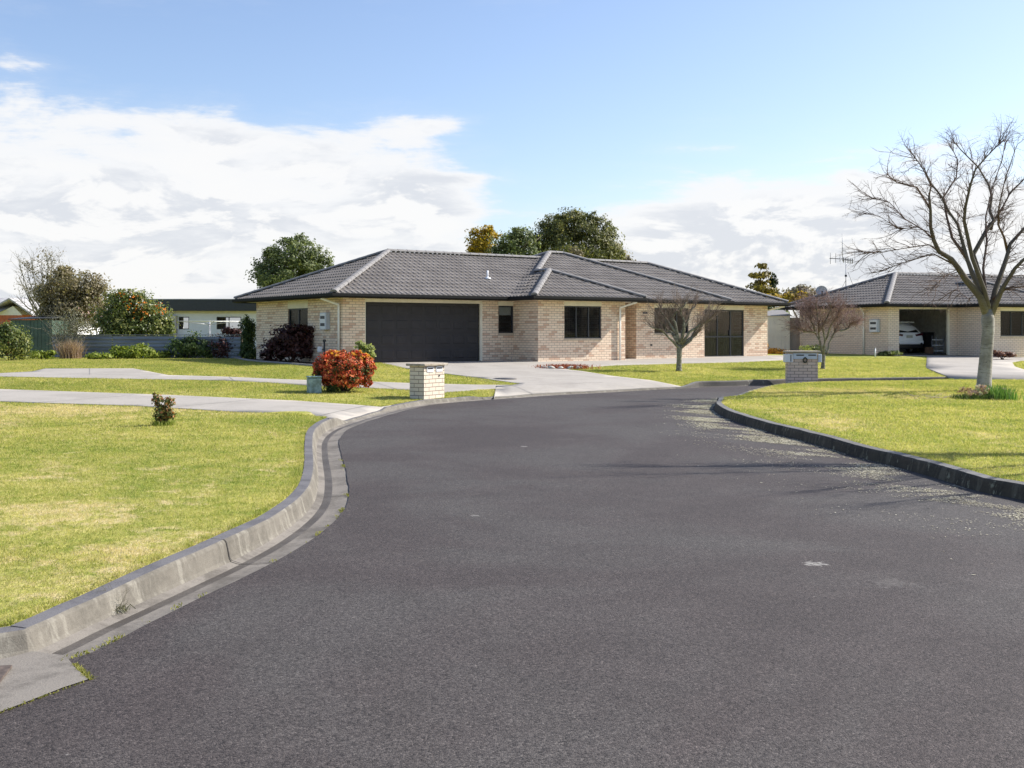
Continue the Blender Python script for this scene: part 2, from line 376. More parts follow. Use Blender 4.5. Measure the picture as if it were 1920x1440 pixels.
def make_asphalt():
    m, t, b, o = newmat('asphalt'); pos = world_pos(t)
    v1 = t.node('ShaderNodeTexVoronoi'); t.set(v1.inputs[0], pos); v1.inputs['Scale'].default_value = 150
    v2 = t.node('ShaderNodeTexVoronoi'); t.set(v2.inputs[0], pos); v2.inputs['Scale'].default_value = 85
    n = t.noise(pos, 60, 4, .8)
    big = t.noise(pos, .35, 5, .6, .6); mid = t.noise(t.mapping(pos, loc=(4, 2, 0)), 1.6, 5, .65, .4)
    w1 = t.node('ShaderNodeSeparateColor'); t.l.new(v1.outputs['Color'], w1.inputs[0])
    w2 = t.node('ShaderNodeSeparateColor'); t.l.new(v2.outputs['Color'], w2.inputs[0])
    k = t.m('ADD', t.m('MULTIPLY', w1.outputs[0], .45), t.m('ADD', t.m('MULTIPLY', w2.outputs[1], .25), t.m('MULTIPLY', n, .3)))
    c = t.ramp(k, [(.20, (.014, .012, .0115)), (.38, (.040, .0345, .033)), (.60, (.062, .0545, .0515)), (.80, (.105, .093, .087)), (.95, (.21, .19, .175))])
    hue = t.mix(t.smooth(big, .42, .60), (1.04, .965, .955), (.99, 1.0, .98))
    c = t.mix(1.0, c, hue, 'MULTIPLY')
    pale = t.smooth(t.m('ADD', t.m('MULTIPLY', big, .75), t.m('MULTIPLY', mid, .25)), .38, .62, .80, 1.20)
    sc = t.node('ShaderNodeVectorMath', operation='SCALE'); t.set(sc.inputs[0], c); t.set(sc.inputs['Scale'], pale); c = sc.outputs[0]
    sp = t.noise(t.mapping(pos, loc=(7, 7, 0)), 9.0, 2, .5)
    spot = t.smooth(sp, .775, .80, 0, .5); c = t.mix(spot, c, (.30, .28, .26))
    s3 = t.node('ShaderNodeSeparateXYZ'); t.set(s3.inputs[0], pos)
    for (cx, cy, r_, a_) in ((1.97, 7.13, .085, 1.0), (.16, 14.4, .05, .8), (2.3, 6.6, .16, .14), (4.2, 8.6, .10, .6), (-.3, 9.0, .05, .6)):
        dx = t.m('SUBTRACT', s3.outputs[0], cx); dy = t.m('SUBTRACT', s3.outputs[1], cy); rr = t.m('SQRT', t.m('ADD', t.m('MULTIPLY', dx, dx), t.m('MULTIPLY', dy, dy)))
        k_ = t.m('MULTIPLY', t.smooth(t.m('ADD', t.m('DIVIDE', rr, r_), t.m('MULTIPLY', t.m('SUBTRACT', t.noise(pos, 22, 3, .7), .5), 3.5)), .3, 1.0, a_, 0), .8); c = t.mix(k_, c, (.30, .285, .26))
    t.set(b.inputs['Base Color'], c); t.set(b.inputs['Roughness'], t.m('ADD', .68, t.m('MULTIPLY', n, .25)))
    b.inputs['Specular IOR Level'].default_value = .3
    h = t.m('ADD', t.m('MULTIPLY', v1.outputs['Distance'], -1.0), t.m('MULTIPLY', t.m('MULTIPLY', v2.outputs['Distance'], -1.0), .7))
    t.set(b.inputs['Normal'], t.bump(t.m('ADD', h, t.m('MULTIPLY', n, .8)), .45, .007)); return m
def make_concrete(name, col, stain, amt=.5, joints=False, scale=1.0, streak=False, lichen=None, rough=.85):
    m, t, b, o = newmat(name); pos = world_pos(t)
    n1 = t.noise(pos, 1.1 * scale, 6, .65, .5); n2 = t.noise(pos, 14 * scale, 5, .7)
    k = t.m('ADD', t.m('MULTIPLY', n1, .7), t.m('MULTIPLY', n2, .3))
    c = t.mix(t.smooth(k, .42, .62, 0, amt), col, stain)
    if streak:
        s_ = t.noise(t.mapping(pos, scale=(1, 1, .12)), 9, 4, .7, .3)
        c = t.mix(t.smooth(s_, .50, .66, 0, .6), c, streak)
    if lichen:
        l_ = t.noise(t.mapping(pos, scale=(1, 1, .3)), 13, 4, .7, .3); c = t.mix(t.smooth(l_, .60, .68, 0, .75), c, lichen)
    f = t.noise(pos, 120, 3, .7); c = t.mix(t.smooth(f, .35, .75, 0, .35), c, tuple(q * .6 for q in col))
    t.set(b.inputs['Base Color'], c); b.inputs['Roughness'].default_value = rough; b.inputs['Specular IOR Level'].default_value = .25
    t.set(b.inputs['Normal'], t.bump(t.m('ADD', f, t.m('MULTIPLY', n2, 1.5)), .35, .008)); return m

M = {}
M['lawn'] = make_grass_ground(); M['blade'] = make_blade(); M['asphalt'] = make_asphalt()
M['drive'] = make_concrete('driveway_concrete', (.375, .345, .305), (.29, .265, .232), .7, scale=.7)
M['kerbL'] = make_concrete('kerb_concrete', (.175, .158, .130), (.105, .095, .078), .9, streak=(.29, .27, .225), scale=1.6)
M['kerbtop'] = make_concrete('kerb_top', (.145, .14, .145), (.085, .082, .09), .8, scale=3)
M['channel'] = make_concrete('channel_concrete', (.215, .194, .168), (.10, .089, .076), .85, scale=1.8)
M['wet'] = make_concrete('channel_stain', (.075, .065, .055), (.13, .115, .10), .75, scale=2.2, rough=.6)
M['kerbR'] = make_concrete('kerb_mossy', (.075, .060, .042), (.030, .026, .020), .8, lichen=(.34, .32, .22), scale=2.5, streak=(.16, .14, .10))
M['kerbRtop'] = make_concrete('kerb_mossy_top', (.19, .185, .175), (.10, .095, .09), .7, lichen=(.30, .29, .25))
M['kerbF'] = make_concrete('kerb_far', (.11, .10, .088), (.06, .055, .048), .8, lichen=(.28, .27, .22))
M['brick'] = brick_mat('brick_blend', (.89, .745, .575), (.83, .66, .50), (.62, .42, .30), (.36, .285, .225), darkp=.16, spread=.66)
M['brick2'] = brick_mat('brick_buff', (.86, .73, .59), (.79, .65, .52), (.62, .47, .37), (.38, .32, .26), darkp=.06)
M['brickm'] = brick_mat('brick_pillar', (.74, .66, .53), (.67, .58, .46), (.56, .42, .33), (.26, .21, .165), darkp=.08)
M['brickg'] = brick_mat('brick_pillar_grey', (.80, .65, .52), (.72, .56, .45), (.54, .34, .28), (.26, .20, .165), darkp=.12)
M['tile'] = mk('roof_tile', (.158, .142, .130), .8, .15, 1.3, .3, 40, .25, col2=(.195, .177, .162))
M['tilecap'] = mk('ridge_cap', (.21, .20, .193), .7, .15, 5, .2, 40, .35)
M['gutter'] = mk('dark_gutter', (.016, .016, .016), .7, .1, 3, spec=.12)
M['cream'] = mk('cream_paint', (.76, .70, .56), .6, .06, 3, spec=.3)
M['soffit'] = mk('soffit_board', (.55, .52, .46), .7, .05, 3)
M['pipe'] = mk('pipe_cream', (.86, .83, .76), .45, .05, 5)
M['garage'] = mk('garage_door_paint', (.038, .035, .036), .6, .1, 3, spec=.25)
M['frame'] = mk('window_frame_grey', (.045, .048, .052), .5, .08, 4, spec=.3)
M['glass'] = glassmat('window_glass', alpha=.78)
M['glassd'] = glassmat('door_glass', (.045, .045, .045), alpha=.65)
M['blind'] = mk('blind_fabric', (.80, .80, .72), .8, .06, 4)
M['curtain'] = mk('dark_curtain', (.030, .019, .016), .9, .3, 9, stretch=(3, 3, .2))
M['drape'] = mk('brown_drape', (.085, .062, .045), .9, .25, 8, stretch=(3, 3, .2))
M['sill'] = mk('sill_brick', (.50, .42, .32), .85, .12, 9)
M['white'] = mk('white_plastic', (.72, .73, .75), .45, .04, 6)
M['meter'] = mk('meter_box_paint', (.52, .57, .66), .45, .05, 6)
M['metaldark'] = mk('dark_metal', (.035, .037, .045), .5, .1, 6)
M['metalpale'] = mk('pale_metal', (.45, .45, .47), .4, .08, 8, metal=.3)
M['bark'] = mk('bark_brown', (.17, .145, .105), .9, .35, 12, .6, 40, .2)
M['wood'] = mk('dark_wood', (.10, .075, .05), .9, .3, 10)
M['soil'] = mk('garden_mulch', (.065, .045, .032), 1.0, .5, 14, .8, 60, .1, coord='Object')
M['stone'] = mk('river_stone', (.46, .46, .40), .85, .3, 9, .3, 30)
M['edging'] = mk('edging_concrete', (.25, .225, .20), .9, .2, 8)

# ------------------------------------------------------------------ ground, road, kerbs
LKpx = [(0, 1234), (65, 1220), (150, 1180), (250, 1135), (350, 1090), (430, 1053), (500, 1016), (550, 982), (578, 955), (591, 930), (595, 895), (592, 853), (595, 826), (613, 808), (642, 795.5),
        (690, 781), (742, 767.5), (790, 758.5), (826, 755), (896, 749.5), (960, 745.5), (1015, 741.5), (1117, 736.5), (1200, 732.5), (1287, 728.6), (1319, 726.5), (1387, 724.5), (1440, 722.5), (1500, 720.6), (1560, 719.3), (1640, 717.8), (1750, 716.3)]
LK = catmull([(-4.8, -30), (-4.7, -12), (-4.6, -1), (-4.35, 1.5), (-3.9, 3.0), (-3.1, 4.35)] + [G0(*p) for p in LKpx] + [(14.6, 33.6)])
RKtop = [(1361, 751), (1380, 742), (1410, 732.5), (1462, 721.5), (1537, 717), (1650, 714.8), (1740, 713.4)]
RKpx = [(1920, 941), (1837, 924), (1762, 901), (1687, 879), (1612, 860), (1526, 834), (1440, 811), (1380, 792), (1350, 779), (1339, 769)]
RK = catmull([(12, -30), (9, -10), (7.2, -3), (6.2, 1.5), (5.5, 5), (5.0, 7.6)] + [G0(*p) for p in RKpx] + [(4.18, 22.35), (4.32, 23.0)] + [(G0(px, py, .14)[0] - .02 * i, G0(px, py, .14)[1] + .18) for i, (px, py) in enumerate(RKtop[1:])] + [(14.4, 33.2)])
nL = normals2(LK); nR = -normals2(RK)               # lawnward
wobL = np.convolve(RNG.normal(0, 1, len(LK)), np.ones(5) / 5, 'same') * .012
LKback = LK + nL * .14; RKback = RK + nR * .14
corridor = np.vstack([LKback, RKback[::-1]])
ground = sheet('lawn_ground', [[(-700, -80), (700, -80), (700, 900), (-700, 900)], corridor], tz, M['lawn'],
               rects=[(-12, 14, 17, 34, .38), (-14, 14, 2, 17, .8), (-30, 34, 34, 60, 1.0), (-30, -12, 2, 34, 1.0), (14, 34, 2, 34, 1.0), (-80, 90, -60, 2, 8), (-90, 90, 60, 120, 8)])
tag(ground, kind='structure')
chan_out = LK - nL * (.31 + wobL[:, None])
# channel fades out along the far kerb
far = smoothstep((LK[:, 0] - 1.0) / 3.5)[:, None]
chan_out = LK - nL * ((.31 * (1 - far) + .05) - .05 * (1 - far) + wobL[:, None] * 1.0 * (1 - far))
road_poly = np.vstack([chan_out, (RK + nR * .03)[::-1]])
road = sheet('road', [road_poly], lambda x, y: np.full_like(x, .012), M['asphalt'], rects=[(-4, 5, 4, 30, 1.5)])
tag(road, kind='structure')
def sweep(name, path, nrm, prof, mat, cl_top=True, parent=None):
    """prof: list of (offset lawnward, height fraction of the kerb top, absolute dz, material index)"""
    zt = tz(path[:, 0] + nrm[:, 0] * .14, path[:, 1] + nrm[:, 1] * .14); n = len(prof); V = []; Fc = []; mi = []
    jit = np.convolve(RNG.normal(0, 1, len(path)), np.ones(3) / 3, 'same') * .004
    for i in range(len(path)):
        for (o, h, dz, _) in prof:
            p = path[i] + nrm[i] * o; V.append((p[0], p[1], h * zt[i] + dz + (jit[i] if h > .5 else 0)))
    for i in range(len(path) - 1):
        for k in range(n - 1):
            Fc.append((i * n + k, i * n + k + 1, (i + 1) * n + k + 1, (i + 1) * n + k)); mi.append(prof[k][3])
    b = MB(); b.v = V; b.f = Fc; b.mi = mi; b.sm = [False] * len(Fc); b.uv = [None] * len(Fc)
    return b.build(name, mat)
iK = int(np.argmax(LK[:, 0] > 4.35)) if (LK[:, 0] > 4.35).any() else len(LK)
kl = sweep('kerb', LK[:iK], nL[:iK], [(-.37, 0, -.004, 2), (-.31, 0, .004, 2), (-.2, 0, -.008, 2), (-.15, 0, -.012, 3), (-.075, 0, -.016, 2), (-.012, 0, .0, 0), (0.0, .15, .0, 0), (.022, .85, 0, 0), (.030, .95, 0, 0), (.042, 1, .002, 1), (.135, 1, .006, 1), (.155, 1, -.10, 1)],
           [M['kerbL'], M['kerbtop'], M['channel'], M['wet']])
tag(kl, kind='structure')
kf = sweep('kerb', LK[iK - 1:], nL[iK - 1:], [(-.12, 0, .0, 0), (-.01, 0, .012, 0), (.0, .15, 0, 0), (.022, .85, 0, 0), (.04, 1, .002, 1), (.135, 1, .006, 1), (.155, 1, -.10, 1)], [M['kerbF'], M['kerbRtop']])
tag(kf, kind='structure')
kr = sweep('kerb', RK, nR, [(-.03, 0, .006, 0), (0, 0, .012, 0), (.025, .83, 0, 0), (.034, .95, 0, 0), (.046, 1, .004, 1), (.15, 1, .010, 1), (.17, 1, -.10, 1)], [M['kerbR'], M['kerbRtop']])
tag(kr, kind='structure')

# house frames (needed for drive outline)
class Frame:
    def __init__(s, X0, Z0, deg): s.X0 = X0; s.Z0 = Z0; s.a = math.radians(deg); s.c = math.cos(s.a); s.s = math.sin(s.a)
    def w(s, u, v): return (s.X0 + u * s.c - v * s.s, s.Z0 + u * s.s + v * s.c)
    def U(s, px, v): k = (px - HX) / F; return (k * (s.Z0 + v * s.c) - s.X0 + v * s.s) / (s.c - k * s.s)
    def V(s, px, u): k = (px - HX) / F; return (s.X0 + u * s.c - k * (s.Z0 + u * s.s)) / (s.s + k * s.c)
    def z(s, py, u, v): return CH + (HY - py) / F * s.w(u, v)[1]
H1 = Frame(-5.52, 35.6, 35.0); H2 = Frame(16.83, 48.9, 22.0)
def LKseg(pa, pb, off=.09):
    A = np.array(G0(*pa)); B = np.array(G0(*pb)); ia = int(np.argmin(((LK - A) ** 2).sum(1))); ib = int(np.argmin(((LK - B) ** 2).sum(1)))
    st = 1 if ib >= ia else -1
    return [tuple(LK[i] + nL[i] * off) for i in range(ia, ib + st, st)]
def PX(lst): return [tuple(P(*p))[:2] for p in lst]
drive1 = PX([(-260, 726), (0, 730.5), (300, 741), (480, 749), (550, 752), (660, 759.5), (715, 763.5)]) + LKseg((742, 767.5), (648, 794)) + PX([(617, 785.8), (600, 782), (450, 774), (250, 762), (0, 754), (-260, 745)])
path2 = PX([(-260, 700.8), (0, 700), (60, 697), (85, 691.5), (250, 691.5), (280, 697), (315, 703.5), (420, 706.5), (560, 711.7), (695, 716), (765, 718.8), (831, 720.6), (896, 722), (985, 723), (960, 737), (896, 737.6), (831, 737.0), (765, 732), (687, 728.5), (576, 723.5), (420, 714), (0, 706.5), (-260, 707.5)])
maind = [H1.w(.7, .4), H1.w(.7, 0)] + PX([(705, 680), (765, 692), (895, 709), (975, 720.5), (958, 723), (930, 724), (926, 740)]) + LKseg((932, 747.4), (1284, 728.8)) + PX([(1220, 714), (1150, 706), (1090, 695), (1064, 692), (1100, 688), (1150, 685), (1300, 681), (1390, 679), (1480, 675)]) + [H1.w(21.2, -.1), H1.w(20.6, .4), H1.w(20, .4)]
drive2 = [H2.w(.55, .3)] + [H2.w(.55, -.1)] + PX([(1738, 668), (1736, 690), (1790, 712), (1920, 712.6), (2150, 713), (2150, 698), (1930, 696.5), (1903, 688), (1898, 680), (1915, 676.5), (1990, 675), (1990, 670), (1850, 668.5)]) + [H2.w(3.6, .3)]
sheets = [('driveway', drive1, .014), ('footpath', path2, .014), ('driveway', maind, .019), ('driveway', drive2, .016)]
for nm, pl, dz in sheets:
    o = sheet(nm, [pl], lambda x, y, dz=dz: tz(x, y) + dz, M['drive'], skirt=.04, rects=[(-30, 12, 19, 36, .45), (-14, 34, 36, 52, 1.2)])
    tag(o, kind='structure')
# garden bed beside the left wall
bed = PX([(440, 672.5), (470, 678), (530, 683), (590, 688), (625, 689.5), (660, 689)]) + [H1.w(0.65, -.3), H1.w(.65, .2), H1.w(.1, .2), H1.w(.1, 9.0)]
o = sheet('garden_bed', [bed], lambda x, y: tz(x, y) + .012, M['soil'], spacing=.8); tag(o, kind='structure')
eb = MB(); ep = catmull(PX([(440, 672.5), (470, 678), (530, 683), (590, 688), (625, 689.5), (660, 689)]), .3)
eb.tube([(p[0], p[1], float(tz(p[0], p[1])) + .03) for p in ep], .05, 6)
o = eb.build('bed_edging', M['edging']); tag(o, 'low grey concrete edging curving round the shaded garden bed', 'edging')
# thin saw-cut joints in the drives (fine dark lines 4 mm above)
def joint(a, b, w=.02, dz=.0235):
    a = Vector(a); b = Vector(b); n = 14; d = (b - a).normalized(); s_ = Vector((-d.y, d.x)) * w / 2; pts = []
    jb = MB()
    for i in range(n):
        p = a.lerp(b, i / n); q = a.lerp(b, (i + 1) / n)
        V = [(p.x - s_.x, p.y - s_.y), (q.x - s_.x, q.y - s_.y), (q.x + s_.x, q.y + s_.y), (p.x + s_.x, p.y + s_.y)]
        jb.quad(*[(x, y, float(tz(x, y)) + dz) for x, y in V])
    return jb
jm = mk('joint_dark', (.20, .19, .18), .9)
for A, B, dz in [((1793, 701), (2050, 702), .0205), ((1740, 684.5), (1890, 685), .0205), ((985, 723), (1130, 727), .0235), ((870, 690), (1090, 697), .0235), ((168, 691.8), (168, 703), .0185), ((130, 702), (300, 703.5), .0185), ((70, 756), (250, 742), .0185), ((600, 781), (690, 762), .0185), ((700, 717), (745, 731), .0185), ((430, 707.5), (438, 714), .0185), ((1010, 690), (1180, 709), .0235), ((1000, 740), (870, 706), .0235), ((330, 764), (480, 750), .0185)]:
    o = joint(P(*A)[:2], P(*B)[:2], .018, dz).build('driveway_joint', jm); tag(o, kind='structure')

# construction joints cut across the left kerb and channel
prof = [(-.31, .006), (-.2, -.006), (-.08, -.014), (-.012, .002), (0, .02), (.022, 0), (.030, 0), (.042, 0), (.135, 0)]; jb = MB(); acc = 0; last = -9
for i in range(5, iK):
    acc += np.linalg.norm(LK[i] - LK[i - 1])
    if LK[i][1] < 4.4 or acc - last < 2.9: continue
    last = acc; tt = np.array([nL[i][1], -nL[i][0]]); zt_ = float(tz(LK[i][0] + nL[i][0] * .14, LK[i][1] + nL[i][1] * .14)); hs = [.006, -.006, -.014, .004, .15 * zt_, .85 * zt_, .95 * zt_, zt_ + .002, zt_ + .006]
    for k in range(len(prof) - 1):
        q = []
        for (kk, sg) in ((k, -1), (k, 1), (k + 1, 1), (k + 1, -1)):
            p_ = LK[i] + nL[i] * (prof[kk][0] - .004) + tt * sg * .006; q.append((p_[0], p_[1], hs[kk] + .0045))
        jb.quad(*q)
o = jb.build('kerb_joint', mk('kerb_joint_dark', (.05, .045, .04), 1.0)); tag(o, kind='structure')  # plain dark strips laid just over the kerb surface mark the joints
# pale scuff marks on the asphalt
def scuff(px, py, rx, ry, k):
    x0, y0 = G0(px, py, .012); a = np.sort(RNG.uniform(0, 2 * np.pi, 26)); r = 1 + .35 * np.sin(a * 3 + k) + RNG.normal(0, .16, 26); pts = [(x0 + rx * r_ * math.cos(q), y0 + ry * r_ * math.sin(q)) for q, r_ in zip(a, r)]
    o = sheet('road_scuff', [pts], lambda x, y: np.full_like(x, .0165), M['scuff'], rects=[]); tag(o, kind='structure')
M['scuff'] = make_concrete('scuff_pale', (.19, .18, .165), (.09, .085, .08), .8, scale=6)
# catch pit apron + drain
apron = [G0(123, 1236), G0(140, 1258), G0(166, 1281), G0(120, 1296), G0(60, 1320), G0(0, 1343), G0(-200, 1420), (-3.6, 3.4), (-3.05, 4.3), G0(0, 1244), G0(60, 1228)]
ap = sheet('drain_apron', [apron], lambda x, y: np.full_like(x, .018), M['channel'], rects=[]); tag(ap, kind='structure')
dr = empty('drain_grate', (-2.60, 4.66, .02), math.radians(12)); tag(dr, 'rusty drain grate set in the concrete apron at the left edge', 'drain')
g = MB()
for (x0, x1, y0, y1) in ((-.40, .40, -.17, -.13), (-.40, .40, .13, .17), (-.40, -.36, -.13, .13), (.36, .40, -.13, .13)): g.box(x0, x1, y0, y1, 0, .012)
g.build('grate_frame', mk('rust', (.10, .075, .06), .8, .4, 20), dr)
g = MB()
for k in range(9): x = -.33 + k * .0825; g.box(x - .012, x + .012, -.13, .13, .001, .009)
g.build('grate_bars', mk('rust_bar', (.085, .065, .055), .8, .4, 20), dr)
g = MB(); g.box(-.36, .36, -.13, .13, -.0005, .0008); g.build('grate_pit', mk('pit_black', (.006, .006, .006), 1), dr)

# ------------------------------------------------------------------ houses
TANP = .408
def wall(mb, a, b, z0, z1, ops=(), reveal=.09, s_off=0.0, mi_rev=0):
    a = Vector(a); b = Vector(b); L = (b - a).length; d = (b - a) / L; n = Vector((d.y, -d.x))
    ss = sorted(set([0, L] + [x for o in ops for x in o[:2]])); zs = sorted(set([z0, z1] + [x for o in ops for x in o[2:4]]))
    pt = lambda s, z, q=0: (a.x + d.x * s - n.x * q, a.y + d.y * s - n.y * q, z)
    for i in range(len(ss) - 1):
        for j in range(len(zs) - 1):
            sm_, zm = (ss[i] + ss[i + 1]) / 2, (zs[j] + zs[j + 1]) / 2
            if any(o[0] < sm_ < o[1] and o[2] < zm < o[3] for o in ops): continue
            S0, S1, Z0, Z1 = ss[i], ss[i + 1], zs[j], zs[j + 1]
            mb.quad(pt(S0, Z0), pt(S1, Z0), pt(S1, Z1), pt(S0, Z1), [(S0 + s_off, Z0), (S1 + s_off, Z0), (S1 + s_off, Z1), (S0 + s_off, Z1)])
    for (s0, s1, q0, q1) in ops:
        for (A, B) in (((s0, q0), (s0, q1)), ((s1, q1), (s1, q0)), ((s0, q1), (s1, q1)), ((s1, q0), (s0, q0))):
            mb.quad(pt(*A), pt(*B), pt(B[0], B[1], reveal), pt(A[0], A[1], reveal), [(A[0], A[1]), (B[0], B[1]), (B[0] + .1, B[1] + .02), (A[0] + .1, A[1] + .02)])
    return d, n
def slope(mb, a, b, depth, ka=1, kb=1, z0=2.75, tanp=TANP, course=.35, roll=.2, ph=0.0):
    a = np.array(a, float); b = np.array(b, float); L = np.linalg.norm(b - a); d = (b - a) / L; m = np.array([-d[1], d[0]])
    cp = course * math.cos(math.atan(tanp)); nc = int(math.ceil(depth / cp))
    lo = min(0, ka * depth if ka < 0 else 0); hi = L - (min(0, kb) * depth)
    S = np.arange(lo, hi + roll / 5, roll / 5.0)
    rl = (0.5 - 0.5 * np.cos(2 * np.pi * (S + ph) / roll)) ** 1.3
    rows = []
    rows.append((-.04, S, -.02 + 0 * rl))
    for k in range(nc):
        d0 = k * cp - (.04 if k == 0 else 0); d1 = min((k + 1) * cp, depth)
        j = RNG.uniform(-.004, .004)
        rows.append((d0, S, .006 + .050 * rl + j)); rows.append((d1, S, .0 + .016 * rl))
    n = len(S); V = []; 
    for (dd, SS, h) in rows:
        q = max(dd, 0); s_ = np.clip(SS, ka * q, L - kb * q)
        XY = a[None] + d[None] * s_[:, None] + m[None] * dd
        V.append(np.column_stack([XY, z0 + dd * tanp + h]))
    V = np.vstack(V); Fc = []
    for r in range(len(rows) - 1):
        q = max(rows[r][0], rows[r + 1][0], 0); i0 = r * n
        for k in range(n - 1):
            v = [i0 + k, i0 + k + 1, i0 + n + k + 1, i0 + n + k]
            if np.abs(V[v[0]] - V[v[1]]).max() < 1e-6 and np.abs(V[v[2]] - V[v[3]]).max() < 1e-6: continue
            Fc.append(tuple(v))
    mb.add(V.tolist(), Fc)
def caps(mb, p0, p1, r=.105, seg=.40):
    p0 = Vector(p0); p1 = Vector(p1); L = (p1 - p0).length; n = max(1, round(L / seg)); d = (p1 - p0) / L
    x = d.cross(Vector((0, 0, 1))).normalized(); y = x.cross(d).normalized()
    for i in range(n):
        A = p0 + d * (L * i / n - .02); B = p0 + d * (L * (i + 1) / n + .01); vs = []
        for (c, rr) in ((A, r * 1.03), (B, r * .95)):
            for k in range(7):
                t_ = math.pi * k / 6; vs.append(c + x * math.cos(t_) * rr * 1.15 + y * (math.sin(t_) * rr * .8 - .01))
        fs = [(k, k + 1, 8 + k, 7 + k) for k in range(6)] + [tuple(range(6, -1, -1))]
        mb.add(vs, fs, None, 0, False)
def hip_roof(mt, mc, u0, u1, v0, v1, z0=2.75, sides='flbr', ridge=True, hips=('fl', 'fr', 'bl', 'br')):
    h = min(u1 - u0, v1 - v0) / 2
    if 'f' in sides: slope(mt, (u0, v0), (u1, v0), h, z0=z0)
    if 'r' in sides: slope(mt, (u1, v0), (u1, v1), h, z0=z0)
    if 'b' in sides: slope(mt, (u1, v1), (u0, v1), h, z0=z0)
    if 'l' in sides: slope(mt, (u0, v1), (u0, v0), h, z0=z0)
    zt = z0 + h * TANP + .04
    if (u1 - u0) >= (v1 - v0): rA, rB = (u0 + h, v0 + h, zt), (u1 - h, v0 + h, zt)
    else: rA, rB = (u0 + h, v0 + h, zt), (u0 + h, v1 - h, zt)
    if ridge and (Vector(rA) - Vector(rB)).length > .1: caps(mc, rA, rB)
    E = {'fl': (u0, v0), 'fr': (u1, v0), 'bl': (u0, v1), 'br': (u1, v1)}
    for k in hips:
        e = E[k]; tgt = rA if k in ('fl', 'bl') else rB
        if (u1 - u0) < (v1 - v0): tgt = rA if k in ('fl', 'fr') else rB
        caps(mc, (e[0], e[1], z0 + .045), tgt)
    return rA, rB
def closed_sweep(mb, pts, prof):
    """pts ccw outline (outward on the right); prof list of (outward offset, z) closed"""
    n = len(pts); P_ = [Vector(p) for p in pts]; k = len(prof); V = []
    for i in range(n):
        d0 = (P_[i] - P_[i - 1]).normalized(); d1 = (P_[(i + 1) % n] - P_[i]).normalized()
        n0 = Vector((d0.y, -d0.x)); n1 = Vector((d1.y, -d1.x)); mt = (n0 + n1); mt = mt / (mt.dot(n1))
        for (o, z) in prof: V.append((P_[i].x + mt.x * o, P_[i].y + mt.y * o, z))
    Fc = []
    for i in range(n):
        j = (i + 1) % n
        for q in range(k): Fc.append((i * k + q, j * k + q, j * k + (q + 1) % k, i * k + (q + 1) % k))
    mb.add(V, Fc)
def window(root, a, b, s0, s1, z0, z1, cols=1, rail=None, inset=.06, fw=.045, inner=None, imat=None, sill=True, glass='glass', lintel=None, name='window', fmat='frame'):
    a = Vector(a); b = Vector(b); d = (b - a).normalized(); n = Vector((d.y, -d.x))
    Mx = Matrix(((d.x, -n.x, 0, a.x), (d.y, -n.y, 0, a.y), (0, 0, 1, 0), (0, 0, 0, 1)))   # (s, depth inward, z)
    f = MB(); t0, t1 = inset - .03, inset + .03
    f.box(s0, s0 + fw, t0, t1, z0, z1, M=Mx); f.box(s1 - fw, s1, t0, t1, z0, z1, M=Mx)
    f.box(s0 + fw, s1 - fw, t0, t1, z0, z0 + fw, M=Mx); f.box(s0 + fw, s1 - fw, t0, t1, z1 - fw, z1, M=Mx)
    for k in range(1, cols):
        s = s0 + (s1 - s0) * k / cols; f.box(s - fw * .55, s + fw * .55, t0 + .003, t1 - .003, z0 + fw, z1 - fw, M=Mx)
    if rail:
        w_ = (s1 - s0) / cols
        for k in range(cols):
            f.box(s0 + w_ * k + fw * .55 + (fw * .45 if k == 0 else 0), s0 + w_ * (k + 1) - fw * .55 - (fw * .45 if k == cols - 1 else 0), t0 + .006, t1 - .006, rail - .03, rail + .03, M=Mx)
    w = f.build(name, M[fmat], root)
    g = MB(); g.box(s0 + .01, s1 - .01, inset - .004, inset + .004, z0 + .01, z1 - .01, M=Mx); g.build('pane', M[glass], w)
    if inner:
        for (kind, q0, q1, y0, y1, mt_) in inner:
            g = MB(); S0 = s0 + (s1 - s0) * q0; S1 = s0 + (s1 - s0) * q1; Z0 = z0 + (z1 - z0) * y0; Z1 = z0 + (z1 - z0) * y1
            if kind == 'blind': g.box(S0, S1, inset + .07, inset + .08, Z0, Z1, M=Mx); g.build('blind', M[mt_], w)
            elif kind == 'slats':
                q = int((S1 - S0) / .11)
                for k in range(q):
                    s_ = S0 + (k + .5) * (S1 - S0) / q
                    R_ = Matrix.Translation((s_, inset + .13, 0)) @ Matrix.Rotation(math.radians(50), 4, 'Z'); g.box(-.045, .045, -.002, .002, Z0, Z1, M=Mx @ R_)
                g.build('blind', M[mt_], w)
            else:
                q = max(8, int((S1 - S0) / .04)); vs = []
                for k in range(q + 1):
                    s_ = S0 + (S1 - S0) * k / q; yy = inset + .14 + .03 * math.sin(k * 1.3) + .012 * math.sin(k * .37)
                    vs += [Mx @ Vector((s_, yy, Z0)), Mx @ Vector((s_, yy, Z1))]
                g.add(vs, [(2 * k, 2 * k + 2, 2 * k + 3, 2 * k + 1) for k in range(q)], None, 0, True); g.build('curtain', M[mt_], w)
    if sill:
        g = MB(); g.box(s0 - .02, s1 + .02, -.025, inset - .032, z0 - .075, z0 - .004, M=Mx); g.build('window_sill', M['sill'], w)
    if lintel:
        g = MB(); g.box(s0 - .01, s1 + .01, -.006, inset - .01, z1 + .004, lintel, M=Mx); g.build('lintel', M['cream'], w)
    return w
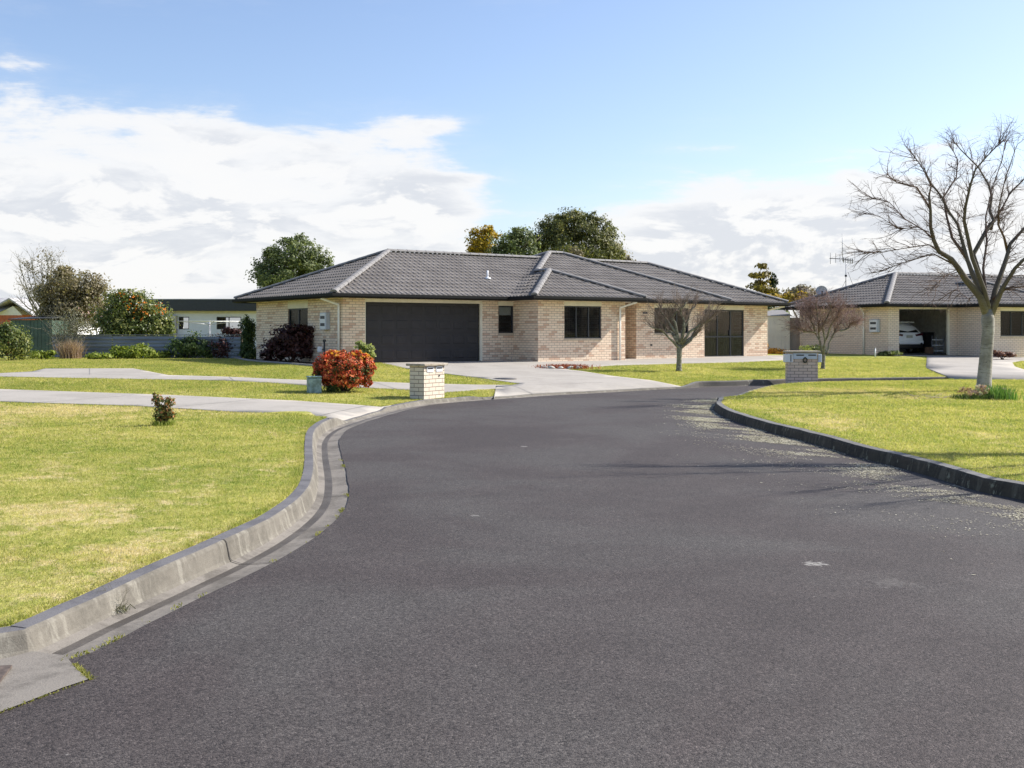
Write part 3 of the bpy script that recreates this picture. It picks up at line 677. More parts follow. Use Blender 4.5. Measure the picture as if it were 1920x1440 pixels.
def downpipe(root, top, wallp, zb=.42, ztop=2.6, zw=2.40, r=.04):
    g = MB(); top = Vector((top[0], top[1], ztop)); w0 = Vector((wallp[0], wallp[1], zw))
    g.tube([top + Vector((0, 0, .05)), top, w0, w0 - Vector((0, 0, .04)), Vector((wallp[0], wallp[1], zb))], r, 8)
    return g.build('downpipe', M['pipe'], root)
def meterbox(root, a, b, s0, s1, z0, z1, dep=.16):
    a = Vector(a); b = Vector(b); d = (b - a).normalized(); n = Vector((d.y, -d.x))
    Mx = Matrix(((d.x, n.x, 0, a.x), (d.y, n.y, 0, a.y), (0, 0, 1, 0), (0, 0, 0, 1)))
    g = MB(); g.bbox(s0, s1, .0, dep, z0, z1, .012, M=Mx); w = g.build('meter_box', M['meter'], root)
    g = MB(); g.box(s0 + .03, s1 - .03, dep, dep + .008, z0 + .03, z1 - .03, M=Mx); g.build('meter_door', M['white'], w)
    for zz in (z0 + (z1 - z0) * .30, z0 + (z1 - z0) * .72):
        g = MB(); g.bbox(s0 + .08, s1 - .07, dep + .009, dep + .018, zz - .05, zz + .05, .004, M=Mx); g.build('meter_window', M['metaldark'], w)

def house_one():
    r = empty('brick_house', (H1.X0, H1.Z0, 0), H1.a)
    tag(r, 'long single storey brick house with closed double garage in the centre', 'house', 'brick houses on the cul-de-sac')
    ZB, ZT = .25, 2.66
    D = 7.34
    vC, vB = -1.5, -.7
    uJ = 6.8; uC1 = 10.82; uB0 = H1.U(1193, vB); uB1 = 15.7; uE = 20.2
    w = MB()
    # left wall with tall window
    a, b = (0, D), (0, 0); vs0, vs1 = H1.V(577, 0), H1.V(540, 0)
    sL = (D - vs1, D - vs0)
    wall(w, a, b, ZB, ZT, [(sL[0], sL[1], .75, 2.60)])
    # garage wall
    g0, g1 = H1.U(686, 0), H1.U(900, 0); gz0, gz1 = .49, 2.50
    x0, x1 = H1.U(934.5, 0), H1.U(965, 0) - .05
    zs1 = H1.z(573.5, (x0 + x1) / 2, 0); zs0 = H1.z(624.5, (x0 + x1) / 2, 0)
    wall(w, (0, 0), (uJ, 0), ZB, ZT, [(g0 - .03, g1 + .10, ZB, 2.60), (x0, x1, zs0, 2.60)])
    wall(w, (uJ, 0), (uJ, vC), ZB, ZT, s_off=.12)
    c0, c1 = H1.U(1058, vC), H1.U(1127.5, vC); cz1 = H1.z(574, (c0 + c1) / 2, vC); cz0 = H1.z(634.5, (c0 + c1) / 2, vC)
    wall(w, (uJ, vC), (uC1, vC), ZB, ZT, [(c0 - uJ, c1 - uJ, cz0, 2.60)])
    wall(w, (uC1, vC), (uC1, 1.2), ZB, ZT); wall(w, (uC1, 1.2), (uB0, 1.2), ZB, ZT)
    wall(w, (uB0, 1.2), (uB0, vB), ZB, ZT, s_off=.05)
    b0, b1 = H1.U(1227, vB), H1.U(1291, vB); bz1 = H1.z(577, b0, vB); bz0 = H1.z(625, b0, vB)
    wall(w, (uB0, vB), (uB1, vB), ZB, ZT, [(b0 - uB0, b1 - uB0, bz0, 2.60)])
    wall(w, (uB1, vB), (uB1, 0), ZB, ZT)
    s0, s1 = max(H1.U(1321, 0), uB1 + .08), H1.U(1395, 0); sz1 = 2.42; sz0 = .46
    wall(w, (uB1, 0), (uE, 0), ZB, ZT, [(s0 - uB1, s1 - uB1, sz0, 2.60)])
    wall(w, (uE, 0), (uE, D), ZB, ZT); wall(w, (uE, D), (0, D), ZB, ZT)
    w.build('wall', M['brick'], r)
    # roof
    mt, mc = MB(), MB()
    hip_roof(mt, mc, -.6, 20.8, -.6, 7.94)
    Bu0, Bu1, Bv0, Bv1 = 6.22, 16.6, -1.3, 8.4
    rA, rB = hip_roof(mt, mc, Bu0, Bu1, Bv0, Bv1, hips=('fr', 'bl', 'br'))
    caps(mc, (Bu0 + 2.62, Bv0 + 2.62, 2.75 + 2.62 * TANP + .045), rA)
    cu0, cu1, cv0 = 6.2, 11.3, -2.1; hc = (cu1 - cu0) / 2
    slope(mt, (cu0, cv0), (cu1, cv0), hc); slope(mt, (cu0, -1.3), (cu0, cv0), hc, ka=-1, kb=1); slope(mt, (cu1, cv0), (cu1, -1.3), hc, ka=1, kb=-1)
    zc = 2.75 + hc * TANP + .04; ap_ = (cu0 + hc, cv0 + hc, zc)
    caps(mc, (cu0, cv0, 2.795), ap_); caps(mc, (cu1, cv0, 2.795), ap_); caps(mc, ap_, (cu0 + hc, cv0 + hc + .85, zc))
    roof = mt.build('roof', M['tile'], r); mc.build('ridge_cap', M['tilecap'], roof)
    # valleys
    vm_ = MB()
    vm_.tube([(6.2, -.6, 2.80), (6.2 - (0), -.6, 2.80)], .01, 4)
    sf = MB()
    for (q, zz) in (((-.6, 20.8, -.6, 7.94), 2.628), ((6.2, 16.6, -1.3, 8.4), 2.624), ((6.2, 11.3, -2.1, -1.2), 2.620)): sf.box(q[0] + .02, q[1] - .02, q[2] + .02, q[3] - .02, zz, zz + .008)
    sf.build('soffit', M['soffit'], roof)
    g = MB(); out = [(-.6, 7.94), (-.6, -.6), (6.2, -.6), (6.2, -2.1), (11.3, -2.1), (11.3, -1.3), (16.6, -1.3), (16.6, -.6), (20.8, -.6), (20.8, 7.94), (16.6, 7.94), (16.6, 8.4), (6.2, 8.4), (6.2, 7.94)]
    closed_sweep(g, out, [(-.015, 2.60), (.085, 2.63), (.10, 2.66), (.10, 2.742), (.088, 2.748), (-.015, 2.748)])
    g.build('gutter', M['gutter'], roof)
    # garage door
    Mx = Matrix.Identity(4); gd = MB(); gd.box(g0, g1, .085, .105, gz0, gz1)
    nr, ncol = 4, 8; ph = (gz1 - gz0) / nr; pw = (g1 - g0) / ncol
    for i in range(nr):
        z0_ = gz0 + i * ph; gd.box(g0 + .01, g1 - .01, .074, .0845, z0_ + .006, z0_ + ph - .006)
        for k in range(ncol):
            X0 = g0 + k * pw + .055; X1 = g0 + (k + 1) * pw - .055; Z0 = z0_ + .10; Z1 = z0_ + ph - .10; y = .0735
            for s_ in range(1):
                gd.add([(X0, y, Z0), (X1, y, Z0), (X1, y, Z1), (X0, y, Z1), (X0 + .03, y - .014, Z0 + .03), (X1 - .03, y - .014, Z0 + .03), (X1 - .03, y - .014, Z1 - .03), (X0 + .03, y - .014, Z1 - .03)],
                       [(4, 5, 6, 7), (0, 1, 5, 4), (1, 2, 6, 5), (2, 3, 7, 6), (3, 0, 4, 7)])
    dd = gd.build('garage_door', M['garage'], r)
    tr = MB(); tr.box(g0 - .03, g1 + .10, -.008, .06, gz1, 2.61); tr.box(g1 + .005, g1 + .10, -.006, .07, .40, gz1 - .003); tr.box(g0 - .03, g0 - .002, .01, .07, .40, gz1 - .003)
    tr.build('door_trim', M['cream'], dd)
    # windows
    window(r, a, b, sL[0], sL[1], .75, 2.33, 2, inner=[('curtain', .05, .98, 0, 1, 'drape')], lintel=2.6, inset=.07, fmat='metaldark')
    window(r, (0, 0), (uJ, 0), x0, x1, zs0, zs1, 1, inner=[('blind', .04, .96, .66, 1, 'blind')], lintel=2.6, fmat='metaldark')
    window(r, (uJ, vC), (uC1, vC), c0 - uJ, c1 - uJ, cz0, cz1, 3, inner=[('slats', .02, .98, 0, 1, 'curtain')], lintel=2.6)
    window(r, (uB0, vB), (uB1, vB), b0 - uB0, b1 - uB0, bz0, bz1, 3, inner=[('slats', .02, .98, 0, 1, 'curtain')], lintel=2.6)
    sd = window(r, (uB1, 0), (uE, 0), s0 - uB1, s1 - uB1, sz0, sz1, 3, rail=1.30, inner=[('curtain', .0, .42, 0, 1, 'drape'), ('curtain', .56, .8, 0, 1, 'drape')], sill=False, glass='glassd', lintel=2.6, name='glass_door', fw=.055)
    g = MB(); g.bbox(s0 + (s1 - s0) * .63, s0 + (s1 - s0) * .655, .0, .035, 1.35, 1.6, .005); g.build('handle', M['metaldark'], sd)
    # entrance door in the recess
    g = MB(); g.box(uC1 + .12, uB0 - .1, 1.16, 1.195, .46, 2.45); g.build('front_door', M['wood'], r)
    # downpipes
    downpipe(r, (-.56, .42), (-.055, .16)); downpipe(r, (10.9, -2.05), (H1.U(1160.5, vC), vC - .06)); downpipe(r, (20.76, -.45), (20.26, .25))
    # meter box on the left wall
    v0, v1 = H1.V(619, 0), H1.V(607, 0); meterbox(r, a, b, D - v1 + .02, D - v0, 1.58, 2.15)
    # roof vent pipe, wall vents
    vp = MB(); uu = H1.U(914, 1.1); zr = 2.75 + 1.7 * TANP
    vp.tube([(uu, 1.1, zr - .05), (uu, 1.1, zr + .32)], .035, 8); vp.lathe([(.14, -.03), (.12, .03), (.05, .05), (.04, .07)], 12, (uu, 1.1, zr + .02)); vp.build('vent_pipe', M['white'], roof)
    g = MB(); g.box(*[H1.U(1205, vB), H1.U(1213, vB)], vB - .03, vB - .001, H1.z(588.5, 12.4, vB), H1.z(584.5, 12.4, vB)); g.build('outdoor_light', M['metaldark'], r)
    g = MB(); uu = H1.U(1220.5, vB); g.box(uu - .03, uu + .03, vB - .04, vB - .001, H1.z(648.5, uu, vB), H1.z(645.5, uu, vB)); g.build('garden_tap', M['metaldark'], r)
    return r
house_one()

def house_two():
    r = empty('brick_house', (H2.X0, H2.Z0, 0), H2.a)
    tag(r, 'brick house on the right with its garage open and an aerial on the roof', 'house', 'brick houses on the cul-de-sac')
    ZB, ZT = .30, 2.66; D = 6.4; uJ = 3.97; vD = -1.6; uE = 15.0
    w = MB(); wall(w, (0, D), (0, 0), ZB, ZT)
    o0, o1 = H2.U(1686, 0), H2.U(1777, 0); oz0, oz1 = .30, 2.60
    wall(w, (0, 0), (uJ, 0), ZB, ZT, [(o0, o1 + .12, oz0, oz1)])
    wall(w, (uJ, 0), (uJ, vD), ZB, ZT, s_off=.1)
    q0, q1 = H2.U(1876, vD), H2.U(1938, vD); zq1 = H2.z(583, q0, vD); zq0 = H2.z(630, q0, vD)
    wall(w, (uJ, vD), (8.0, vD), ZB, ZT, [(q0 - uJ, q1 - uJ, zq0, 2.6)]); wall(w, (8.0, vD), (8.0, 0), ZB, ZT)
    wall(w, (8.0, 0), (uE, 0), ZB, ZT); wall(w, (uE, 0), (uE, D), ZB, ZT); wall(w, (uE, D), (0, D), ZB, ZT)
    w.build('wall', M['brick2'], r)
    mt, mc = MB(), MB(); hip_roof(mt, mc, -.6, 15.6, -.6, 7.0)
    cu0, cu1, cv0 = 3.37, 8.6, -2.2; hc = (cu1 - cu0) / 2
    slope(mt, (cu0, -.6), (cu0, cv0), hc, ka=-1, kb=1); slope(mt, (cu0, cv0), (cu1, cv0), hc); slope(mt, (cu1, cv0), (cu1, -.6), hc, ka=1, kb=-1)
    zc = 2.75 + hc * TANP + .04; apx = (cu0 + hc, cv0 + hc, zc)
    mc2 = MB(); caps(mc2, (cu0, cv0, 2.795), apx); caps(mc2, (cu1, cv0, 2.795), apx); caps(mc2, apx, (cu0 + hc, cv0 + hc + 1.7, zc))
    roof = mt.build('roof', M['tile'], r); mc.build('ridge_cap', M['tilecap'], roof); mc2.build('ridge_cap', M['tilecap'], roof)
    sf = MB(); sf.box(-.58, 15.58, -.58, 6.98, 2.628, 2.636); sf.box(3.39, 8.58, -2.18, -.5, 2.622, 2.627); sf.build('soffit', M['soffit'], roof)
    g = MB(); closed_sweep(g, [(-.6, 7.0), (-.6, -.6), (3.37, -.6), (3.37, -2.2), (8.6, -2.2), (8.6, -.6), (15.6, -.6), (15.6, 7.0)], [(-.015, 2.60), (.085, 2.63), (.10, 2.66), (.10, 2.742), (.088, 2.748), (-.015, 2.748)])
    g.build('gutter', M['gutter'], roof)
    tr = MB(); tr.box(o0 - .0, o1 + .12, -.008, .085, 2.53, 2.61); tr.box(o1 + .0, o1 + .12, -.006, .085, .42, 2.527); tr.build('door_trim', M['cream'], r)
    # garage interior
    gi = MB(); X0, X1, Y0, Y1, Z0, Z1 = .25, 5.7, .12, 6.2, .475, 2.55
    gi.quad((X0, Y0, Z0), (X0, Y1, Z0), (X0, Y1, Z1), (X0, Y0, Z1)); gi.quad((X1, Y1, Z0), (X1, Y0, Z0), (X1, Y0, Z1), (X1, Y1, Z1)); gi.quad((X0, Y1, Z0), (X1, Y1, Z0), (X1, Y1, Z1), (X0, Y1, Z1))
    gi.quad((X0, Y0, Z1), (X1, Y0, Z1), (X1, Y1, Z1), (X0, Y1, Z1)); gi.quad((o1 + .12, Y0, Z0), (o1 + .12, Y0, Z1), (X1, Y0, Z1), (X1, Y0, Z0))
    gi.build('garage_lining', mk('lining', (.78, .76, .72), .9), r)
    g = MB(); g.quad((X0, .0, Z0), (X1, .0, Z0), (X1, Y1, Z0), (X0, Y1, Z0)); g.build('garage_floor', mk('garage_slab', (.14, .135, .13), .8, .3, 3), r)
    window(r, (uJ, vD), (8.0, vD), q0 - uJ, q1 - uJ, zq0, zq1, 3, inner=[('curtain', .0, .3, 0, 1, 'curtain')], lintel=2.6)
    downpipe(r, (-.55, 1.2), (-.055, H2.V(1621, 0))); 
    v0, v1 = H2.V(1650, 0), H2.V(1635, 0)
    meterbox(r, (0, D), (0, 0), D - v1, D - v0, H2.z(623, 0, .5), H2.z(599, 0, .5))
    # roof vent
    g = MB(); uu = H2.U(1826, 2.9); zr = 2.75 + 3.5 * TANP; g.lathe([(.16, -.05), (.16, .22), (.22, .24), (.22, .34), (.05, .42)], 12, (uu, 2.9, zr)); g.build('roof_vent', M['metalpale'], roof)
    return r
house_two()

# ------------------------------------------------------------------ foliage helpers
def thing(name, label, cat, loc, rz=0.0, group=None):
    return tag(empty(name, loc, rz), label, cat, group)
def leaf_cloud(name, parent, blobs, n, size, mat, clumps=26, sig=.22, shell=.62, aspect=.6, up=0.0, low=-.9, droop=0.0):
    """blobs world (x,y,z,rx,ry,rz): leaves gathered in clumps over each blob's volume"""
    w = np.array([b[3] * b[5] + b[4] * b[5] for b in blobs]); w = w / w.sum(); cnt = np.maximum(6, (w * n).astype(int)); C_ = []
    for b, k in zip(blobs, cnt):
        nc = max(5, int(clumps * math.sqrt(k * len(blobs) / n)) if len(blobs) > 1 else clumps)
        d = RNG.normal(size=(nc * 3, 3)); d /= np.linalg.norm(d, axis=1)[:, None]; d = d[d[:, 2] > low][:nc]; nc = len(d)
        r = shell + (1 - shell) * RNG.uniform(0, 1, nc) ** .7; cc = d * r[:, None]
        ci = RNG.integers(0, nc, k); cs = RNG.uniform(.6, 1.35, nc)
        p = cc[ci] + np.clip(RNG.normal(size=(k, 3)), -1.7, 1.7) * (sig * cs[ci])[:, None]
        # part of the leaves fill the inside
        q = RNG.uniform(0, 1, k) < .18; p[q] *= RNG.uniform(.3, .8, q.sum())[:, None]
        C_.append(p * np.array([b[3], b[4], b[5]]) + np.array(b[:3]))
    C_ = np.vstack(C_); n = len(C_); 
    cen = np.vstack([np.repeat(np.array(b_[:3])[None], k_, 0) for b_, k_ in zip(blobs, cnt)]); rad = np.vstack([np.repeat(np.array(b_[3:6])[None], k_, 0) for b_, k_ in zip(blobs, cnt)])
    nv = (C_ - cen) / rad; nv[:, 2] += .25; nv /= np.linalg.norm(nv, axis=1)[:, None] + 1e-6; nv = nv + RNG.normal(size=(n, 3)) * .45; nv /= np.linalg.norm(nv, axis=1)[:, None]
    a = RNG.normal(size=(n, 3)); a -= (a * nv).sum(1)[:, None] * nv; a[:, 2] += droop; a /= np.linalg.norm(a, axis=1)[:, None]; b = np.cross(nv, a)
    b /= np.linalg.norm(b, axis=1)[:, None]; s_ = size * RNG.uniform(.6, 1.3, n)[:, None]
    V = np.stack([C_ - a * s_ * .5, C_ + b * s_ * aspect * .5, C_ + a * s_ * .5, C_ - b * s_ * aspect * .5], 1).reshape(-1, 3)
    if parent is not None: V = V - np.array(parent.location)
    return mesh_np(name, V, np.arange(4 * n).reshape(-1, 4), mat, parent)
def blades(name, parent, pts, h, w, mat, lean=.3, curve=.25):
    """pts world base (N,3); each blade a bent strip"""
    n = len(pts); ang = RNG.uniform(0, 2 * np.pi, n); hh = h * RNG.uniform(.55, 1.15, n); ln = RNG.normal(0, lean, (n, 2))
    sx = np.stack([np.cos(ang), np.sin(ang), np.zeros(n)], 1) * (w / 2); up = np.zeros((n, 3)); up[:, 2] = 1
    l3 = np.column_stack([ln, np.zeros(n)])
    m = pts + (up * .6 + l3 * .5) * hh[:, None]; tp = pts + (up * (1 - curve * np.abs(ln).sum(1))[:, None] + l3 * 1.2) * hh[:, None]
    V = np.stack([pts - sx, pts + sx, m + sx * .8, m - sx * .8, tp], 1).reshape(-1, 3)
    i = np.arange(n)[:, None] * 5; Fq = np.hstack([i, i + 1, i + 2, i + 3]); Ft = np.hstack([i + 3, i + 2, i + 4, i + 4])
    if parent is not None: V = V - np.array(parent.location)
    # tip triangles stored as tris: use separate mesh arrays
    tri = np.vstack([np.hstack([i, i + 1, i + 2]), np.hstack([i, i + 2, i + 3]), np.hstack([i + 3, i + 2, i + 4])])
    return mesh_np(name, V, tri, mat, parent)
def pxb(Y, lst, dep=1.0):
    s = Y / F; out = []
    for q in lst:
        px, py, rx, ry = q[:4]; dy = q[4] if len(q) > 4 else 0
        c = at(px, py, Y + dy); out.append((c.x, c.y, c.z, rx * s, rx * s * dep, ry * s))
    return out
def limbs(parent, base, targets, r0, mat, name='trunk', fork=.35):
    mb = MB(); b = Vector(base); L = Vector(parent.location)
    top = sum((Vector(t_[:3]) for t_ in targets), Vector()) / len(targets); f = b.lerp(top, fork); f.x = b.x + (f.x - b.x) * .5; f.y = b.y + (f.y - b.y) * .5
    mb.tube([b - L - Vector((0, 0, .05)), b.lerp(f, .5) - L + Vector((r0 * .3, 0, 0)), f - L], [r0 * 1.25, r0, r0 * .85], 9)
    for t_ in targets:
        e = Vector(t_[:3]); m_ = f.lerp(e, .5) + Vector((random.uniform(-.1, .1), 0, .1)) * (e - f).length
        mb.tube([f - L - Vector((0, 0, .05)), m_ - L, e - L], [r0 * .6, r0 * .35, r0 * .12], 6)
        for k in range(3):
            st = f.lerp(e, random.uniform(.4, .8)); en = st + Vector((random.uniform(-1, 1), random.uniform(-1, 1), random.uniform(.1, 1))) * (e - f).length * .35
            mb.tube([st - L, en - L], [r0 * .2, r0 * .06], 5)
    return mb.build(name, mat, parent)
def leafy_tree(name, label, cat, Y, basepx, blobs, n, size, lm, bark, trunk_r=.16, group=None, dep=.8, **kw):
    bb = pxb(Y, blobs, dep); bx = at(basepx, HY, Y); z0 = float(tz(bx.x, Y)); r = thing(name, label, cat, (bx.x, Y, z0), group=group)
    limbs(r, (bx.x, Y, z0), bb, trunk_r, bark); leaf_cloud('crown', r, bb, n, size, lm, **kw); return r
L_ = {}
L_['dkgreen'] = leafmat('leaf_dark_green', [(.0, (0.024, 0.046, 0.016)), (.5, (0.061, 0.101, 0.030)), (.85, (0.135, 0.176, 0.061)), (1, (0.230, 0.257, 0.108))])
L_['green'] = leafmat('leaf_green', [(.0, (0.054, 0.074, 0.030)), (.5, (0.128, 0.162, 0.061)), (1, (0.297, 0.317, 0.135))])
L_['camellia'] = leafmat('leaf_glossy_green', [(.0, (0.034, 0.054, 0.019)), (.5, (0.115, 0.149, 0.041)), (1, (0.365, 0.351, 0.121))], rough=.35)
L_['orangeT'] = leafmat('leaf_golden', [(.0, (.09, .08, .015)), (.4, (.26, .19, .02)), (.75, (.55, .36, .025)), (1, (.70, .50, .05))])
L_['olive'] = leafmat('leaf_olive_brown', [(.0, (0.095, 0.078, 0.043)), (.5, (0.209, 0.176, 0.101)), (1, (0.392, 0.331, 0.203))])
L_['big'] = leafmat('leaf_olive_green', [(.0, (0.047, 0.057, 0.024)), (.45, (0.115, 0.128, 0.049)), (.8, (0.230, 0.223, 0.088)), (1, (0.378, 0.324, 0.149))])
L_['red'] = leafmat('leaf_red', [(.0, (.05, .065, .015)), (.25, (.12, .09, .02)), (.40, (.26, .07, .02)), (.54, (.58, .10, .05)), (.68, (.80, .18, .09)), (.82, (.78, .38, .12)), (1, (.38, .38, .09))], wscale=4.5, wamt=.5, tcol=(1.3, .7, .5))
L_['burg'] = leafmat('leaf_burgundy', [(.0, (.018, .009, .010)), (.5, (.060, .022, .020)), (1, (.14, .055, .045))], transl=.15)
L_['varieg'] = leafmat('leaf_variegated', [(.0, (.10, .14, .03)), (.5, (.28, .32, .10)), (1, (.52, .52, .26))])
L_['pinkb'] = leafmat('bud_pink', [(.0, (.10, .045, .035)), (.5, (.20, .10, .08)), (1, (.32, .18, .14))])
L_['flowo'] = leafmat('flower_orange', [(0, (.60, .12, .02)), (1, (.75, .30, .03))]); L_['flowp'] = leafmat('flower_pink', [(0, (.55, .12, .14)), (1, (.7, .3, .3))])
L_['flowy'] = leafmat('flower_orange_yellow', [(0, (.50, .20, .02)), (.6, (.72, .38, .04)), (1, (.8, .52, .10))])
L_['grassy'] = leafmat('strap_leaf_green', [(0, (.05, .11, .025)), (.6, (.10, .21, .045)), (1, (.24, .34, .10))])
L_['dry'] = leafmat('dry_grass', [(0, (.20, .13, .09)), (.6, (.36, .25, .19)), (1, (.50, .38, .28))])
L_['fern'] = leafmat('leaf_fern', [(0, (0.095, 0.135, 0.020)), (.6, (0.230, 0.284, 0.041)), (1, (0.432, 0.446, 0.121))])
L_['cypress'] = leafmat('leaf_cypress', [(0, (.012, .022, .010)), (.6, (.028, .045, .016)), (1, (.06, .08, .03))])
L_['moss'] = leafmat('kerb_moss', [(0, (.16, .17, .03)), (1, (.32, .30, .08))])
L_['grey'] = leafmat('leaf_grey_green', [(0, (.09, .09, .06)), (1, (.25, .25, .18))])
L_['twigleaf'] = leafmat('leaf_grey_brown', [(0, (.13, .105, .08)), (1, (.30, .26, .20))])
L_['white'] = leafmat('flower_cream', [(0, (.5, .46, .40)), (1, (.8, .74, .66))])
L_['pinkw'] = leafmat('flower_dusty_pink', [(0, (.22, .13, .10)), (.6, (.42, .28, .22)), (1, (.62, .48, .40))])

def merge(dst, src):
    import bmesh
    k = len(dst.data.materials); bm = bmesh.new(); bm.from_mesh(dst.data); n0 = len(bm.faces); bm.from_mesh(src.data); bm.faces.ensure_lookup_table()
    for f in bm.faces[n0:]: f.material_index = k
    bm.to_mesh(dst.data); bm.free(); dst.data.materials.append(src.data.materials[0]); bpy.data.objects.remove(src)
def part(root, nm): return [c for c in root.children if c.name.split('.')[0] == nm][0]
# ------------------------------------------------------------------ bare trees
def twig_run(mb, p, d, L, r, lvl, droop=0.0, n=4, wob=.18, sub=3, maxlvl=2, ratio=.55, spread=.75):
    pts = [p.copy()]; q = p.copy(); d = d.normalized(); seg = L / 4
    for k in range(4):
        d = (d + Vector((random.gauss(0, wob), random.gauss(0, wob), random.gauss(0, wob) - droop * (k + 1) * .25))).normalized(); q = q + d * seg; pts.append(q.copy())
    mb.tube(pts, [r, r * .8, r * .62, r * .45, r * .28], n, cap=False)
    if lvl < maxlvl:
        for _ in range(sub):
            t_ = random.uniform(.2, 1.0) * 3.999; i = int(t_); s_ = pts[i].lerp(pts[i + 1], t_ - i)
            dd = ((pts[i + 1] - pts[i]).normalized() + Vector((random.gauss(0, spread), random.gauss(0, spread), random.gauss(0, spread * .7)))).normalized()
            twig_run(mb, s_, dd, L * ratio * random.uniform(.6, 1.15), r * .55, lvl + 1, droop, 3, wob, max(1, sub - 1), maxlvl, ratio, spread)
def make_bark_pale():
    m, t, b, o = newmat('bark_silver'); c = t.node('ShaderNodeTexCoord').outputs['Object']
    n = t.noise(t.mapping(c, scale=(1.2, 1.2, 9)), 4.0, 6, .8, .6); k = t.smooth(n, .53, .66); n2 = t.noise(c, 3.0, 4, .6)
    col = t.mix(t.smooth(n2, .35, .65), (.38, .36, .32), (.21, .195, .165)); col = t.mix(k, col, (.085, .072, .056))
    z = t.node('ShaderNodeSeparateXYZ'); t.set(z.inputs[0], c); up = t.smooth(z.outputs[2], 1.55, 2.3)
    col = t.mix(t.m('MULTIPLY', up, .9), col, (.085, .068, .048))
    li = t.noise(c, 22, 4, .7); col = t.mix(t.smooth(li, .55, .68, 0, .38), col, (.22, .21, .13))
    t.set(b.inputs['Base Color'], col); b.inputs['Roughness'].default_value = .9; t.set(b.inputs['Normal'], t.bump(t.m('ADD', n, li), .6, .02)); return m
M['birch'] = make_bark_pale()
M['twig'] = mk('twig_bark', (.13, .088, .072), .85, .3, 9, spec=.2)
M['barkg'] = mk('bark_lichen', (.13, .115, .085), .9, .3, 14, .5, 40, .2, col2=(.30, .29, .22))
M['twigp'] = mk('twig_grey_brown', (.215, .165, .135), .85, .3, 9, spec=.2)
M['twigr'] = mk('twig_reddish', (.26, .175, .155), .85, .3, 9, spec=.2)
Yb = 24.4
birch_base = P(1845, 733)
def limb_pts(lst, Y0, dy):
    out = []
    for i, (px, py) in enumerate(lst): out.append(at(1851 + (px - 1851) * .965, 588 + (py - 588) * .965, Y0 + dy * (i / max(1, len(lst) - 1))))
    return out
BL = [  # (points in image, depth at start, extra depth at tip, r0, r1, twigs)
    ([(1850, 590), (1838, 556), (1808, 520), (1795, 500), (1781, 482), (1757, 467), (1747, 445), (1741, 420), (1741, 389), (1738, 359)], 0, -1.0, .115, .030, 16),
    ([(1741, 385), (1714, 342), (1700, 340), (1672, 331), (1657, 317)], -.8, -.4, .028, .010, 8),
    ([(1738, 359), (1742, 340), (1725, 304), (1701, 271)], -1.0, -.3, .026, .008, 8),
    ([(1747, 445), (1728, 426), (1691, 404), (1661, 372), (1622, 362)], -.7, .8, .024, .006, 10),
    ([(1770, 478), (1738, 454), (1691, 461), (1644, 469), (1603, 468)], -.5, .5, .024, .006, 10),
    ([(1785, 492), (1747, 472), (1702, 484), (1640, 507)], -.3, -1.0, .024, .006, 10),
    ([(1738, 430), (1715, 420), (1680, 424), (1640, 398), (1612, 392)], -.7, .6, .016, .005, 9),
    ([(1852, 590), (1840, 548), (1822, 510), (1812, 482), (1802, 445), (1794, 415), (1776, 389), (1763, 362), (1742, 335), (1728, 305)], 0, .9, .095, .012, 18),
    ([(1812, 482), (1783, 441), (1772, 398), (1766, 362), (1791, 323), (1794, 290), (1780, 262)], .3, 1.2, .05, .008, 16),
    ([(1855, 588), (1846, 545), (1822, 480), (1806, 407), (1809, 379), (1819, 336), (1828, 308), (1851, 282), (1875, 257)], 0, -1.3, .085, .008, 20),
    ([(1856, 585), (1838, 520), (1824, 473), (1852, 422), (1864, 407), (1856, 389), (1860, 362), (1854, 338), (1834, 304), (1800, 270), (1785, 252)], .1, 1.5, .09, .008, 20),
    ([(1858, 425), (1864, 407), (1879, 385), (1897, 351), (1925, 325), (1950, 300)], .8, .5, .045, .010, 12),
    ([(1858, 590), (1866, 545), (1888, 482), (1896, 452), (1925, 420), (1960, 390), (1990, 340)], 0, 1.0, .10, .014, 16),
    ([(1891, 470), (1884, 440), (1872, 415), (1874, 380), (1885, 330), (1905, 270)], .55, -1.2, .045, .008, 14),
    ([(1860, 588), (1880, 540), (1905, 500), (1940, 465), (1985, 440), (2030, 400)], 0, -1.2, .085, .012, 14),
    ([(1862, 560), (1890, 538), (1930, 535), (1975, 520)], 0, -.9, .035, .006, 10),
    ([(1800, 505), (1768, 515), (1740, 545)], -.1, -1.5, .016, .005, 8),
    ([(1835, 545), (1815, 560), (1790, 540), (1760, 560)], 0, 1.3, .014, .004, 5),
    ([(1856, 585), (1848, 545), (1843, 500), (1850, 450), (1848, 400), (1862, 340), (1880, 290), (1888, 240)], 0, .9, .05, .005, 14)]
